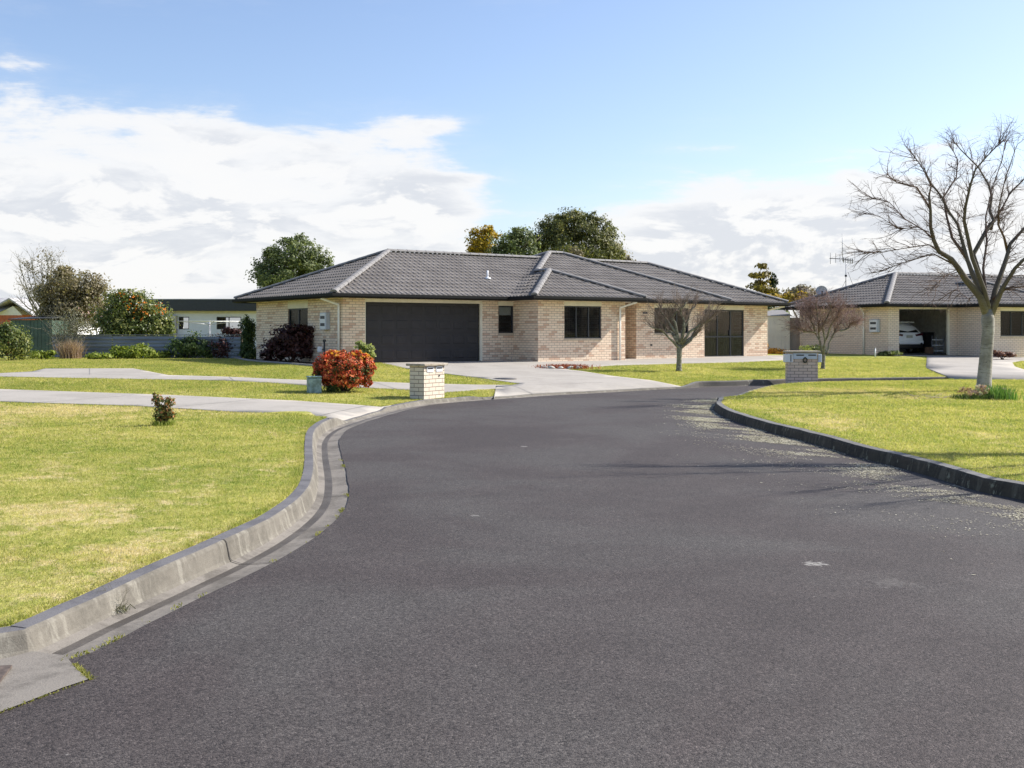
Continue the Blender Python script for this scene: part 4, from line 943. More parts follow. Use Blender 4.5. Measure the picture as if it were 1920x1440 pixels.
def birch(loc, mirror=False, scale=1.0, label=None, seed=3):
    st = random.getstate(); random.seed(seed)
    r = thing('bare_tree', label, 'tree', loc, group='bare street trees'); L = Vector(birch_base); O = lambda v: Vector(((v.x - L.x) * (-1 if mirror else 1) * scale, (v.y - L.y) * scale, (v.z - L.z) * scale))
    tb = MB(); tp = [(1844, 737), (1845, 722), (1847, 690), (1850, 655), (1853, 620), (1852, 598), (1852, 580)]
    tb.tube([O(at(px, py, L.y)) for px, py in tp], [.215, .166, .150, .138, .134, .145, .105], 16)
    for (pts, y0, dy, r0, r1, nt) in BL:
        r0 *= .86; r1 *= .9
        if r0 < .068: continue
        q = [O(v) for v in limb_pts(pts, L.y + y0, dy)]; n = len(q); tb.tube(q, [r0 + (r1 - r0) * (i / (n - 1)) ** .7 for i in range(n)], 8)
    trunk = tb.build('trunk', M['birch'], r)
    cb = MB(); cc = O(at(1835, 500, L.y))
    for (pts, y0, dy, r0, r1, nt) in BL:
        r0 *= .86; r1 *= .9
        q = [O(v) for v in limb_pts(pts, L.y + y0, dy)]; n = len(q)
        if r0 < .068: cb.tube(q, [max(.006, r0 + (r1 - r0) * (i / (n - 1)) ** .7) for i in range(n)], 6)
        for _ in range(int(nt * 2.6)):
            t_ = random.uniform(.25, 1.0) * (n - 1.001); i = int(t_); s_ = q[i].lerp(q[i + 1], t_ - i)
            out = (s_ - cc); out.z *= .6
            d = ((q[i + 1] - q[i]).normalized() * .7 + out.normalized() * .8 + Vector((random.gauss(0, .5), random.gauss(0, .5), random.gauss(0, .45))))
            twig_run(cb, s_, d, random.uniform(.28, .70), random.uniform(.006, .010), 0, droop=.0, n=4, wob=.16, sub=3, maxlvl=2)
        twig_run(cb, q[-1], q[-1] - q[-2], .42, .006, 0, sub=4, n=4)
    cb.build('crown', M['twig'], r); random.setstate(st); return r
birch(birch_base, label='large bare tree with pale trunk and a ring of flowers at its foot')
birch(Vector((9.7, 13.3, .14)), mirror=True, label='bare tree outside the frame whose branch shadow falls across the road', seed=5)

def topiary(base, Y, label, forks, crown, ntw, twm, seed, sub=3, tr=.075, up=.55, jit=.45):
    st = random.getstate(); random.seed(seed); r = thing('bare_tree', label, 'tree', base, group='pruned small trees'); B_ = Vector(base); O = lambda v: v - B_
    tb = MB(); cb = MB(); f0 = at(*forks[0][0], Y)
    s = Y / F
    tb.tube([Vector((0, 0, -.05)), Vector((0, 0, .06)), O(B_.lerp(f0, .5)), O(f0), O(f0) + Vector((0, 0, .1))], [tr * 1.7, tr * 1.15, tr, tr * 1.15, tr * .7], 10)
    cx, cy, rx, ry = crown; C0 = at(cx, cy, Y)
    for (pts, dy) in [(f, d_) for f, d_ in zip(forks, [random.uniform(-.7, .7) for _ in forks])]:
        q = [O(at(px, py, Y + dy * i / (len(pts) - 1))) for i, (px, py) in enumerate(pts)]; n = len(q)
        for i in range(1, n - 1): q[i] = q[i] + Vector((random.gauss(0, .05), random.gauss(0, .05), random.gauss(0, .04)))
        q2 = []
        for i in range(n - 1):
            q2 += [q[i], q[i].lerp(q[i + 1], .5) + Vector((random.gauss(0, .03), random.gauss(0, .03), random.gauss(0, .025)))]
        q = q2 + [q[-1]]; n = len(q)
        tb.tube(q, [tr * .62 * (1 - .72 * i / (n - 1)) * random.uniform(.85, 1.15) for i in range(n)], 7)
        for _ in range(ntw):
            t_ = random.uniform(.35, 1.0) * (n - 1.001); i = int(t_); s_ = q[i].lerp(q[i + 1], t_ - i)
            d = (q[i + 1] - q[i]).normalized() * .5 + (s_ - O(f0)).normalized() * .5 + Vector((random.gauss(0, jit), random.gauss(0, jit), up + random.gauss(0, .3)))
            twig_run(cb, s_, d, random.uniform(.3, .62), .009, 0, n=3, wob=.13, sub=sub, maxlvl=2, ratio=.6, spread=.55)
    tb.build('trunk', M['barkg'], r); cb.build('crown', twm, r); random.setstate(st); return r
b1 = P(1273, 695.5)
topiary(b1, b1.y, 'small pruned bare tree on the lawn in front of the big house', [
    [(1274, 652), (1262, 638), (1246, 628), (1228, 624), (1218, 612)], [(1274, 648), (1264, 632), (1250, 618), (1240, 604), (1228, 590)], [(1274, 645), (1268, 625), (1254, 602), (1240, 585), (1236, 572)],
    [(1275, 645), (1270, 620), (1266, 598), (1268, 580), (1262, 566)], [(1275, 645), (1278, 622), (1284, 600), (1276, 582), (1288, 566)], [(1276, 645), (1284, 622), (1292, 600), (1300, 584), (1306, 568)],
    [(1276, 648), (1290, 630), (1306, 612), (1318, 598), (1328, 582)], [(1277, 652), (1290, 640), (1305, 630), (1310, 622)], [(1277, 645), (1296, 622), (1316, 606), (1330, 600), (1338, 592)]], (1276, 590, 58, 40), 30, M['twigp'], 21, tr=.08)
b2 = P(1543, 692)
topiary(b2, b2.y, 'small dense pinkish brown bare tree behind the grey brick letterbox', [
    [(1544, 668), (1536, 642), (1528, 622), (1512, 600), (1506, 580)], [(1544, 668), (1540, 640), (1536, 612), (1532, 585), (1530, 568)], [(1545, 668), (1546, 640), (1547, 610), (1552, 585), (1556, 566)],
    [(1546, 668), (1556, 645), (1566, 625), (1580, 602), (1592, 585)], [(1546, 640), (1554, 615), (1566, 592), (1576, 572)], [(1530, 625), (1516, 620), (1504, 622), (1496, 615)], [(1575, 620), (1588, 615), (1598, 608)], [(1528, 622), (1518, 596), (1520, 572)]], (1548, 590, 55, 42), 56, M['twigr'], 22, sub=4, tr=.062, up=.12, jit=.75)

# ------------------------------------------------------------------ background trees and shrubs
leafy_tree('evergreen_tree', 'bushy green tree rising behind the left end of the main roof', 'tree', 60, 548, [(548, 485, 50, 36), (510, 505, 34, 34), (590, 495, 32, 34), (545, 520, 70, 40), (555, 455, 30, 15, 1)], 17000, .15, L_['green'], M['bark'], clumps=36, sig=.15, shell=.7)
leafy_tree('golden_tree', 'golden orange leaved tree behind the main roof', 'tree', 68, 905, [(905, 455, 26, 26), (925, 438, 14, 14), (890, 474, 16, 14), (912, 430, 12, 10), (898, 490, 26, 20)], 5200, .17, L_['orangeT'], M['bark'])
leafy_tree('green_tree', 'light green tree between the golden tree and the big dark tree', 'tree', 66, 962, [(962, 460, 34, 26), (985, 452, 22, 22), (940, 480, 26, 20), (970, 440, 14, 12), (985, 490, 30, 30)], 7500, .16, L_['green'], M['bark'])
leafy_tree('broad_tree', 'biggest dark green rounded tree behind the main roof', 'tree', 72, 1085, [(1075, 430, 58, 34), (1040, 445, 40, 36), (1115, 440, 38, 36), (1085, 470, 80, 40), (1060, 408, 34, 16), (1150, 478, 24, 22), (1018, 470, 28, 34), (1100, 410, 24, 16)], 30000, .155, L_['big'], M['bark'], clumps=44, sig=.125, shell=.78)
leafy_tree('round_shrub', 'small rounded olive shrub top showing over the ridge in front of the dark tree', 'shrub', 58, 1076, [(1076, 476, 16, 12), (1076, 500, 20, 22)], 1500, .13, L_['olive'], M['bark'])
leafy_tree('bronze_tree', 'low bronze tinted tree at the right of the big dark tree', 'tree', 74, 1165, [(1152, 474, 18, 16), (1178, 490, 14, 8), (1160, 488, 22, 18)], 1500, .22, L_['olive'], M['bark'])
r_ = thing('layered_conifer', 'thin yellowish layered conifer between the two houses', 'tree', (at(1427, HY, 85).x, 85, .46))
limbs(r_, (at(1427, HY, 85).x, 85, .46), [at(1427, 500, 85)], .12, M['bark'], fork=.6)
leaf_cloud('crown', r_, pxb(85, [(1428, 500, 11, 5), (1424, 517, 18, 5), (1430, 529, 13, 5), (1420, 538, 17, 6), (1436, 512, 8, 5), (1438, 545, 20, 6), (1425, 556, 22, 6)]), 1500, .28, L_['orangeT'] if False else leafmat('leaf_yellow_green', [(0, (.07, .06, .02)), (.5, (.20, .16, .04)), (1, (.36, .27, .09))]), clumps=12, sig=.3)
leafy_tree('cypress', 'narrow dark cypress tip beside the yellowish conifer', 'tree', 90, 1451, [(1451, 545, 11, 22), (1449, 525, 6, 13)], 1500, .2, L_['cypress'], M['bark'])
leafy_tree('hedge_shrub', 'mixed golden shrub line showing between the two roofs', 'shrub', 80, 1455, [(1450, 562, 26, 9), (1482, 562, 18, 12), (1500, 556, 12, 10)], 1600, .25, L_['orangeT'], M['bark'])
leafy_tree('brown_tree', 'brown leafless looking tree behind the satellite dish', 'tree', 95, 1505, [(1500, 552, 26, 14), (1520, 556, 16, 12), (1478, 558, 14, 10)], 2200, .3, L_['twigleaf'], M['bark'])
leafy_tree('corner_shrub', 'dark green shrub above the cream shed between the houses', 'shrub', 58, 1450, [(1445, 585, 16, 11), (1465, 588, 14, 8)], 1300, .14, L_['dkgreen'], M['bark'], trunk_r=.06)
leafy_tree('camellia_tree', 'glossy green tree with scattered orange flowers left of the white building', 'tree', 47, 250, [(245, 575, 50, 30), (215, 605, 40, 35), (280, 605, 40, 34), (245, 625, 62, 34), (240, 555, 28, 12), (310, 622, 18, 26)], 19000, .115, L_['camellia'], M['bark'], clumps=50)
r_ = bpy.data.objects['camellia_tree']; merge(part(r_, 'crown'), leaf_cloud('flowers', r_, pxb(46.6, [(255, 568, 22, 15), (300, 580, 12, 12), (262, 592, 22, 14), (240, 552, 20, 5)]), 170, .10, L_['flowo'], clumps=90, sig=.05, shell=.9, aspect=.9))
leafy_tree('olive_tree', 'rounded olive brown tree beside the green tin shed', 'tree', 50, 140, [(140, 535, 58, 34), (110, 555, 42, 34), (175, 560, 34, 34), (140, 590, 66, 34), (118, 510, 20, 12)], 17000, .12, L_['olive'], M['bark'], clumps=48, sig=.14, shell=.7)
def far_bare(name, label, Y, px, pytop, wpx, seed, n=16, lm=L_['twigleaf'], nl=900):
    st = random.getstate(); random.seed(seed); bx = at(px, HY, Y); z0 = float(tz(bx.x, Y)); r = thing(name, label, 'tree', (bx.x, Y, z0)); s = Y / F
    H = CH + (HY - pytop) * s - z0; tb = MB(); cb = MB(); tb.tube([(0, 0, -.05), (.05, 0, H * .25), (0, 0, H * .45)], [.16, .12, .09], 8)
    for k in range(n):
        a = random.uniform(0, 6.28); o = Vector((math.cos(a), math.sin(a), 0)) * wpx * s * random.uniform(.2, .95); e = Vector((o.x, o.y, H * random.uniform(.6, 1.0) * (1 - .18 * o.length / (wpx * s)))); st_ = Vector((0, 0, H * random.uniform(.2, .45)))
        m_ = st_.lerp(e, .5) + Vector((o.x * .1, o.y * .1, -.1)); tb.tube([st_, m_, e], [.05, .035, .012], 5)
        for _ in range(9): t_ = random.uniform(.3, 1); twig_run(cb, m_.lerp(e, t_) if random.random() < .7 else st_.lerp(m_, t_), (e - m_) + Vector((random.gauss(0, .6), random.gauss(0, .6), random.gauss(0, .4))), random.uniform(.5, 1.2), .016, 0, n=3, sub=3, maxlvl=1)
    tb.build('trunk', M['barkg'], r); cr = cb.build('branches', M['barkg'], r)
    if nl: leaf_cloud('crown', r, [(bx.x, Y, z0 + H * .72, wpx * s * .8, wpx * s * .7, H * .28)], nl, .12, lm, clumps=40, sig=.12)
    random.setstate(st); return r
far_bare('bare_tree', 'tall sparse greyish bare tree standing at the far left behind the olive tree', 62, 85, 465, 62, 31, 24, nl=1000)
b_ = P(130, 655); r_ = thing('grey_shrub', 'thin grey twiggy shrub in front of the corrugated fence', 'shrub', (at(128, HY, 43.6).x, 43.6, .46))
cb = MB(); random.seed(77)
for _ in range(60): twig_run(cb, Vector((random.uniform(-.3, .3), random.uniform(-.2, .2), 0)), Vector((random.gauss(0, .3), random.gauss(0, .3), 1)), random.uniform(1.1, 1.9), .012, 0, n=3, sub=4, maxlvl=1)
cb.build('branches', M['barkg'], r_); leaf_cloud('leaves', r_, pxb(43.6, [(130, 610, 34, 30)]), 900, .07, L_['grey'], clumps=40, sig=.2)

def shrub(name, label, cat, px, py, blobs, n, size, lm, group=None, dep=.9, stems=6, Y=None, **kw):
    b = P(px, py) if Y is None else Vector((at(px, HY, Y).x, Y, float(tz(at(px, HY, Y).x, Y)))); r = thing(name, label, cat, b, group=group); Yc = b.y
    bb = pxb(Yc, blobs, dep); mb = MB()
    for k in range(stems):
        t_ = random.choice(bb); e = Vector((t_[0] + random.uniform(-.5, .5) * t_[3], t_[1] + random.uniform(-.5, .5) * t_[4], t_[2] + t_[5] * .3)) - b
        mb.tube([Vector((random.uniform(-.06, .06), random.uniform(-.06, .06), -.03)), e * .5 + Vector((0, 0, .03)), e], [.016, .011, .005], 5)
    mb.build('stems', M['wood'], r); leaf_cloud('leaves', r, bb, n, size, lm, **kw); return r
shrub('camellia_bush', 'round green bush with a pink bloom cut off by the left edge of the photo', 'shrub', 20, 676, [(15, 640, 36, 32), (38, 655, 20, 22), (0, 625, 26, 18)], 5000, .10, L_['camellia'])
r_ = bpy.data.objects['camellia_bush']; merge(part(r_, 'leaves'), leaf_cloud('flowers', r_, pxb(40, [(24, 653, 5, 4), (18, 662, 6, 3)]), 16, .12, L_['flowp'], clumps=5, shell=.9))
shrub('dry_grass_clump', 'straw pink dry grass clump at the foot of the corrugated fence', 'plant', 133, 673, [(133, 660, 10, 6)], 60, .05, L_['dry'], stems=1)
dg = bpy.data.objects['dry_grass_clump']; k = 700; c_ = np.array(dg.location); pp = c_[None] + np.column_stack([RNG.normal(0, .17, k), RNG.normal(0, .15, k), np.zeros(k)])
blades('grass_leaves', dg, pp, .80, .012, L_['dry'], lean=.32)
for (nm, lb, px, py, bl, n, lm) in [
    ('low_shrub', 'low yellow green shrub left of the dry grass clump', 80, 674, [(72, 665, 16, 8), (95, 666, 12, 8)], 900, L_['fern']),
    ('low_shrub', 'low lime ground plant right of the dry grass clump', 185, 674, [(178, 668, 14, 6), (196, 668, 14, 5)], 800, L_['fern']),
    ('fern_bush', 'bright green feathery bush in the middle of the corrugated fence', 250, 673, [(215, 662, 14, 12), (240, 660, 20, 12), (262, 658, 20, 12), (282, 664, 12, 10)], 3200, L_['fern']),
    ('low_shrub', 'small lime plant beside the dark tall shrubbery', 308, 672, [(305, 666, 15, 7)], 700, L_['fern']),
    ('dark_shrub', 'tall dark green strappy shrub against the corrugated fence', 350, 672, [(340, 652, 24, 22), (365, 650, 22, 22), (392, 655, 24, 18)], 4200, L_['dkgreen']),
    ('dark_shrub', 'dark purplish shrub by the fence next to the ivy column', 428, 672, [(420, 650, 26, 22), (440, 635, 16, 22), (430, 620, 16, 8)], 3600, L_['burg'])]:
    shrub(nm, lb, 'shrub', px, py, bl, n, .10, lm)
shrub('ivy_column', 'tall ivy covered dark column beside the left wall of the house', 'shrub', 466, 673, [(464, 610, 14, 16), (466, 632, 15, 20), (466, 655, 15, 18), (470, 665, 22, 9)], 5200, .09, L_['dkgreen'], dep=1.0)
bg_ = shrub('burgundy_shrub', 'dark burgundy leaved shrub below the tall left window', 'shrub', 545, 683, [(540, 650, 34, 26), (515, 660, 26, 22), (568, 622, 22, 13), (545, 632, 34, 22), (586, 628, 11, 8), (500, 662, 10, 8), (575, 650, 18, 22)], 4600, .13, L_['burg'], Y=H1.w(-1.25, 3.2)[1], clumps=30, stems=12)
shrub('variegated_shrub', 'pale variegated shrub peeping over the red bush beside the garage', 'shrub', 684, 676, [(675, 648, 9, 7), (690, 654, 11, 8), (682, 664, 14, 10), (699, 668, 5, 5)], 1100, .10, L_['varieg'], Y=33.8, stems=8)
rb = P(645, 736)
shrub('red_bush', 'big rounded red and orange leaved bush beside the green service box', 'shrub', 645, 735, [(645, 690, 46, 28), (615, 690, 26, 26), (676, 692, 24, 30), (645, 708, 46, 22), (622, 668, 16, 11), (640, 664, 12, 8), (665, 666, 16, 10), (682, 672, 10, 9), (690, 716, 9, 11), (605, 700, 16, 20), (595, 682, 8, 8), (697, 690, 8, 14)], 18000, .056, L_['red'], clumps=70, sig=.12, shell=.72, stems=16, dep=.95)
_rb = bpy.data.objects['red_bush']; merge(part(_rb, 'leaves'), leaf_cloud('understorey', _rb, pxb(_rb.location.y, [(632, 722, 30, 13), (604, 705, 13, 16), (650, 700, 40, 22), (618, 690, 24, 16)], .95), 5200, .05, L_['dkgreen'], clumps=30, sig=.14, shell=.8)); merge(part(_rb, 'leaves'), leaf_cloud('tips', _rb, pxb(_rb.location.y, [(630, 667, 22, 10), (668, 668, 22, 11), (690, 686, 11, 16), (655, 684, 30, 12)], .95), 1900, .05, L_['flowy'], clumps=30, sig=.10, shell=.92))
shrub('foliage_understorey', 'dark green leafy base growing inside the red bush', 'shrub', 640, 736, [(635, 722, 30, 14), (612, 702, 14, 20)], 2200, .05, L_['dkgreen'], stems=4) if False else None
shrub('red_seedling', 'knee high young shrub with reddish leaf tips alone on the left lawn', 'shrub', 306, 798, [(296, 752, 11, 10), (318, 754, 11, 8), (306, 772, 17, 15), (292, 742, 5, 7), (320, 780, 9, 8), (300, 786, 10, 6)], 900, .052, leafmat('leaf_green_red', [(0, (.07, .09, .03)), (.5, (.19, .21, .07)), (.68, (.40, .17, .08)), (1, (.58, .26, .14))]), clumps=24, sig=.18, stems=14)
rs = bpy.data.objects['red_seedling']; pp = np.array(rs.location)[None] + np.column_stack([np.clip(RNG.normal(0, .08, 420), -.14, .14), np.clip(RNG.normal(0, .08, 420), -.14, .14), np.zeros(420)]); blades('grass_ring', rs, pp, .10, .006, L_['fern'], lean=.4)
shrub('orange_bush', 'glowing orange flowering mound in front of the cream shed', 'shrub', 1456, 668, [(1456, 661, 22, 8), (1440, 662, 12, 7), (1436, 650, 4, 12)], 2600, .09, L_['flowy'], Y=52, stems=3)
shrub('golden_tussock', 'yellow green tussock behind the small dense tree', 'plant', 1525, 668, [(1525, 655, 20, 8), (1536, 662, 10, 10)], 1600, .12, L_['varieg'], Y=49, aspect=.25, stems=3)
shrub('low_shrub', 'low dark green plants at the corner left of the open garage', 'shrub', 1665, 668, [(1660, 663, 13, 4), (1678, 662, 12, 4), (1655, 665, 8, 3)], 1300, .10, L_['green'], Y=48.3)
shrub('low_shrub', 'low pinkish brown plants below the right hand window', 'shrub', 1880, 668, [(1872, 664, 11, 5), (1890, 665, 12, 5), (1866, 661, 6, 4)], 1200, .09, L_['pinkb'], Y=46.6)
# flower ring at the foot of the big bare tree
fb = P(1845, 748); fl = thing('daffodil_clump', 'green daffodil leaves and cream flowers at the foot of the big bare tree', 'flowers', fb); 
def ring(x0, x1, k, yj=.28): px = RNG.uniform(x0, x1, k); X = (px - HX) / F * fb.y; return np.column_stack([X, fb.y + RNG.normal(0, yj, k), np.full(k, fb.z)])
blades('strap_leaves', fl, ring(1851, 1893, 520), .30, .013, L_['grassy'], lean=.20)
blades('low_leaves', fl, ring(1792, 1852, 420, .2), .13, .012, L_['dkgreen'], lean=.4)
merge(part(fl, 'low_leaves'), leaf_cloud('pink_blooms', fl, pxb(fb.y, [(1815, 736, 20, 9), (1838, 730, 14, 10), (1882, 733, 12, 6)]), 520, .05, L_['pinkw'], clumps=26, sig=.14))
merge(part(fl, 'low_leaves'), leaf_cloud('cream_blooms', fl, pxb(fb.y, [(1836, 726, 9, 5), (1842, 738, 10, 7)]), 110, .055, L_['white'], clumps=12, sig=.12))
# bed with red succulents and white stones by the drive
sb = P(1056, 690); st_ = thing('succulent_bed', 'little bed of red succulents edged with pale stones by the driveway', 'plants', sb)
pp = RNG.normal(0, 1, (900, 2)) * np.array([.36, .22]); Vp = np.column_stack([sb.x + pp[:, 0] + .05, sb.y + pp[:, 1] + .15, np.full(900, float(sb.z))])
blades('succulent_leaves', st_, Vp, .17, .022, leafmat('succulent_red', [(0, (.12, .03, .02)), (.6, (.30, .08, .05)), (1, (.42, .20, .12))]), lean=.4)
for k in range(13):
    a = math.pi * (1.02 + k * .155); q = sb + Vector((math.cos(a) * .62 - .06, math.sin(a) * .42 + .12, .04)); s_ = random.uniform(.06, .10)
    m_ = MB(); m_.lathe([(.3 * s_, -.5 * s_), (.9 * s_, -.2 * s_), (1.0 * s_, .15 * s_), (.6 * s_, .5 * s_), (.15 * s_, .62 * s_)], 9, (0, 0, 0)); o = m_.build('edging_stone', M['stone']); o.location = q; o.rotation_euler = (random.uniform(-.3, .3), random.uniform(-.3, .3), random.uniform(0, 3)); o.scale = (1.3, .8, 1)
    tag(o, 'pale rounded stone edging the red succulent bed by the driveway', 'stone', 'stones round the succulent bed')

# ------------------------------------------------------------------ letterbox pillars
def pillar(root, U_, V_, H_, mat, capm, over=.06, capt=.05):
    w = MB(); wall(w, (0, V_), (0, 0), -.15, H_); wall(w, (0, 0), (U_, 0), -.15, H_, s_off=.06); wall(w, (U_, 0), (U_, V_), -.15, H_); wall(w, (U_, V_), (0, V_), -.15, H_)
    w.build('pillar', mat, root); g = MB(); g.bbox(-over, U_ + over, -over, V_ + over, H_ + .001, H_ + capt, .008); g.build('capstone', capm, root)
cap_m = mk('capstone_timber', (.34, .27, .19), .8, .25, 10, .4, 30, col2=(.45, .40, .32)); capw = mk('capstone_pale', (.42, .36, .28), .8, .2, 10, .4, 30)
def slotbox(root, s0, s1, z0, z1, y=-.012, mat='white'):
    g = MB(); g.bbox(s0, s1, y, -.0015, z0, z1, .004); w = g.build('mail_plate', M[mat], root)
    g = MB(); q = (s1 - s0) * .1; g.box(s0 + q, s1 - q, y - .004, y - .001, z1 - .055, z1 - .025); g.build('mail_slot', mk('slot_black', (.01, .01, .012), .6), w)
m1 = P(795, 749.8); r1 = thing('letterbox_pillar', 'cream brick letterbox pillar with two mail slots on the left kerb', 'letterbox', (m1.x, m1.y, m1.z), math.radians(58), 'brick letterbox pillars')
pillar(r1, .74, .38, .715, M['brickm'], cap_m)
slotbox(r1, .10, .33, .58, .70); slotbox(r1, .43, .66, .58, .70)
g = MB(); g.lathe([(.012, 0), (.02, .005), (.02, .012), (.008, .016)], 8, M=Matrix.Translation((.545, -.003, .50)) @ Matrix.Rotation(math.radians(90), 4, 'X')); g.build('lock', M['metaldark'], r1)
m2 = P(1477.5, 713.2); r2 = thing('letterbox_pillar', 'grey pink brick letterbox pillar with side boxes by the far kerb', 'letterbox', (m2.x, m2.y, m2.z), math.radians(-3), 'brick letterbox pillars')
pillar(r2, .83, .38, .78, M['brickg'], capw)
g = MB(); g.bbox(.14, .80, -.02, -.0015, .60, .765, .004); pl_ = g.build('mail_plate', M['meter'], r2)
for (a_, b_) in ((.23, .44), (.56, .77)):
    g = MB(); g.box(a_, b_, -.027, -.0205, .695, .725); g.build('mail_slot', bpy.data.materials['slot_black'], pl_)
for (x0, x1) in ((-.09, .13), (.835, .93)):
    g = MB(); g.bbox(x0, x1, -.035, .25, .51, .74, .008); w = g.build('side_box', M['white'] if x0 < 0 else M['meter'], r2)
    if x0 < 0: g = MB(); g.box(x0 + .15, x0 + .175, -.039, -.0355, .53, .72); g.build('door_gap', M['metaldark'], w)
g = MB(); Rm = Matrix.Translation((.47, -.03, .575)) @ Matrix.Rotation(math.radians(90), 4, 'X')
g.tube([Rm @ Vector((.055 * math.cos(a), .055 * math.sin(a), 0)) for a in np.linspace(0, 2 * math.pi, 17)], .018, 6); g.tube([Vector((.47, -.03, .66)), Vector((.47, -.03, .62))], .02, 6); g.bbox(.43, .51, -.045, -.01, .49, .53, .004)
g.build('ornament', mk('ornament_bronze', (.05, .05, .03), .6, .3, 20), r2)

# ------------------------------------------------------------------ small things on the lawn and drive
cb_ = P(589, 737); r = thing('service_cabinet', 'small pale green service box on the verge beside the red bush', 'cabinet', cb_, math.radians(20))
g = MB(); g.bbox(-.145, .145, -.13, .13, -.03, .34, .02); g.build('body', mk('cabinet_green', (.16, .24, .22), .5, .35, 7, col2=(.30, .42, .42)), r); g = MB(); g.bbox(-.155, .155, -.14, .14, .341, .375, .012); g.build('lid', mk('cabinet_lid', (.20, .30, .27), .5, .2, 8), r)
mh = P(947, 711.3); r = thing('manhole_cover', 'dark round manhole cover set in the driveway in front of the garage', 'manhole', (mh.x, mh.y, mh.z + .021))
g = MB(); g.lathe([(.33, 0), (.33, .008), (.30, .010)], 28); g.build('rim', M['edging'], r); g = MB(); g.lathe([(.295, .001), (.29, .0125), (.02, .013)], 28); g.build('cover', M['metaldark'], r)
bp = at(602, 650, 35.2); r = thing('hose_reel', 'white hose box on a dark post by the burgundy shrub', 'hose box', (at(603, HY, 36.0).x, 36.0, float(tz(at(603, HY, 36).x, 36))))
g = MB(); g.tube([(0.09, 0, -.05), (.09, 0, .75)], .03, 8); g.bbox(.04, .14, -.04, .04, .72, .80, .01); g.build('post', M['metaldark'], r); g = MB(); g.bbox(-.13, .02, -.06, .06, .38, .56, .02); g.build('box', M['white'], r); g = MB(); g.box(.02, .06, -.02, .02, .44, .48); g.build('bracket', M['metaldark'], r)
bo = P(1641, 669.3); r = thing('marker_post', 'short white marker post near the downpipe of the right house', 'post', (bo.x, bo.y, bo.z)); 
g = MB(); g.tube([(0, 0, -.05), (0, 0, .34)], .032, 8); g.build('post', M['white'], r); g = MB(); g.lathe([(.036, .34), (.036, .37), (.012, .39)], 8); g.build('cap', M['metalpale'], r)
# fallen twigs on the right lawn
g = MB(); tw = P(1735, 747)
for k in range(9):
    twig_run(g, Vector((random.uniform(-.5, .6), random.uniform(-.25, .25), .03)), Vector((random.uniform(-1, 1), random.uniform(-.3, .3), .02)), random.uniform(.3, .7), .008, 1, n=4, maxlvl=2, sub=2)
o = g.build('fallen_twigs', mk('dead_twig', (.40, .32, .22), .9)); o.location = tw; tag(o, 'handful of fallen dry twigs lying on the right lawn', 'twigs')

# satellite dish and aerial on the right house
zr = lambda u, v: 2.75 + TANP * min(u + .6, v + .6, 7 - v) + .02
dp = at(1541, 545, 54.0); u_ = .95; v_ = 5.6
dx, dy = H2.w(u_, v_); r = thing('satellite_dish', 'round grey satellite dish on the left slope of the right hand roof', 'satellite dish', (dx, dy, zr(u_, v_)))
ctr = at(1540.5, 545.5, dy) - Vector((dx, dy, zr(u_, v_))); Rm = Matrix.Translation(ctr) @ Matrix.Rotation(math.radians(-14), 4, 'Z') @ Matrix.Rotation(math.radians(72), 4, 'X')
g = MB(); R0 = .27; g.lathe([(R0, .0), (R0 * 1.02, .012), (R0 * .8, -.035), (R0 * .4, -.065), (.03, -.075)], 24, M=Rm); g.build('dish', mk('dish_grey', (.42, .44, .45), .5, .08, 5), r)
g = MB(); g.tube([(0, 0, -.08), (0, 0, ctr.z * .7), (ctr.x, ctr.y + .08, ctr.z)], .022, 8); g.build('mast', M['metalpale'], r); g = MB(); g.tube([ctr + Vector((0, -.1, -R0 * .9)), ctr + Vector((-.08, -.38, -.05))], .012, 6); g.bbox(ctr.x - .12, ctr.x - .05, ctr.y - .44, ctr.y - .36, ctr.z - .09, ctr.z - .02, .005); g.build('receiver_arm', M['metaldark'], r)
u_, v_ = 2.5, 3.6; dx, dy = H2.w(u_, v_); A0 = Vector((dx, dy, zr(u_, v_) - .03)); sa = dy / F
r = thing('tv_aerial', 'tall thin television aerial on the right hand roof', 'aerial', A0)
ctrx = (1585.5 - HX) * sa - dx
q = lambda px, py, d_=0: at(px, py, dy + d_) - A0
x_off = q(1586, 540)
g = MB(); 
# mast stands on the roof where the line of sight meets the left slope
ub, vb = 1.3, 5.0; bxy = H2.w(ub, vb); A0 = Vector((bxy[0], bxy[1], zr(ub, vb) - .03)); dy = bxy[1]
u2 = H2.U(1586, vb); bxy = H2.w(u2, vb); A0 = Vector((bxy[0], bxy[1], 2.75 + TANP * min(max(u2 + .6, 0), 7 - vb) - .02)); dy = bxy[1]; r.location = A0
g.tube([q(1586, 541) if False else Vector((0, 0, 0)), q(1586, 520), q(1586, 489)], [.022, .02, .016], 6); g.tube([q(1580, 490), q(1579.3, 438)], [.018, .012], 5); g.build('mast', M['metalpale'], r)
g = MB(); g.tube([q(1555.5, 484.5), q(1583, 485.5)], .018, 5); g.tube([q(1583, 486), q(1601, 489)], .018, 5); g.build('boom', M['metaldark'], r)
g = MB()
for (px, a_, b_) in ((1557, 474, 495), (1567, 475, 493), (1575, 477, 491)): g.tube([q(px, a_), q(px, b_)], .011, 4)
for k, px in enumerate((1582, 1586, 1590, 1594, 1598)): g.tube([q(px, 483 + k * .6, -.3), q(px, 492 + k * .5, .3)], .022, 4); g.tube([q(px - 1, 488, -.35), q(px + 1, 488, .35)], .02, 4)
g.build('elements', M['metaldark'], r)
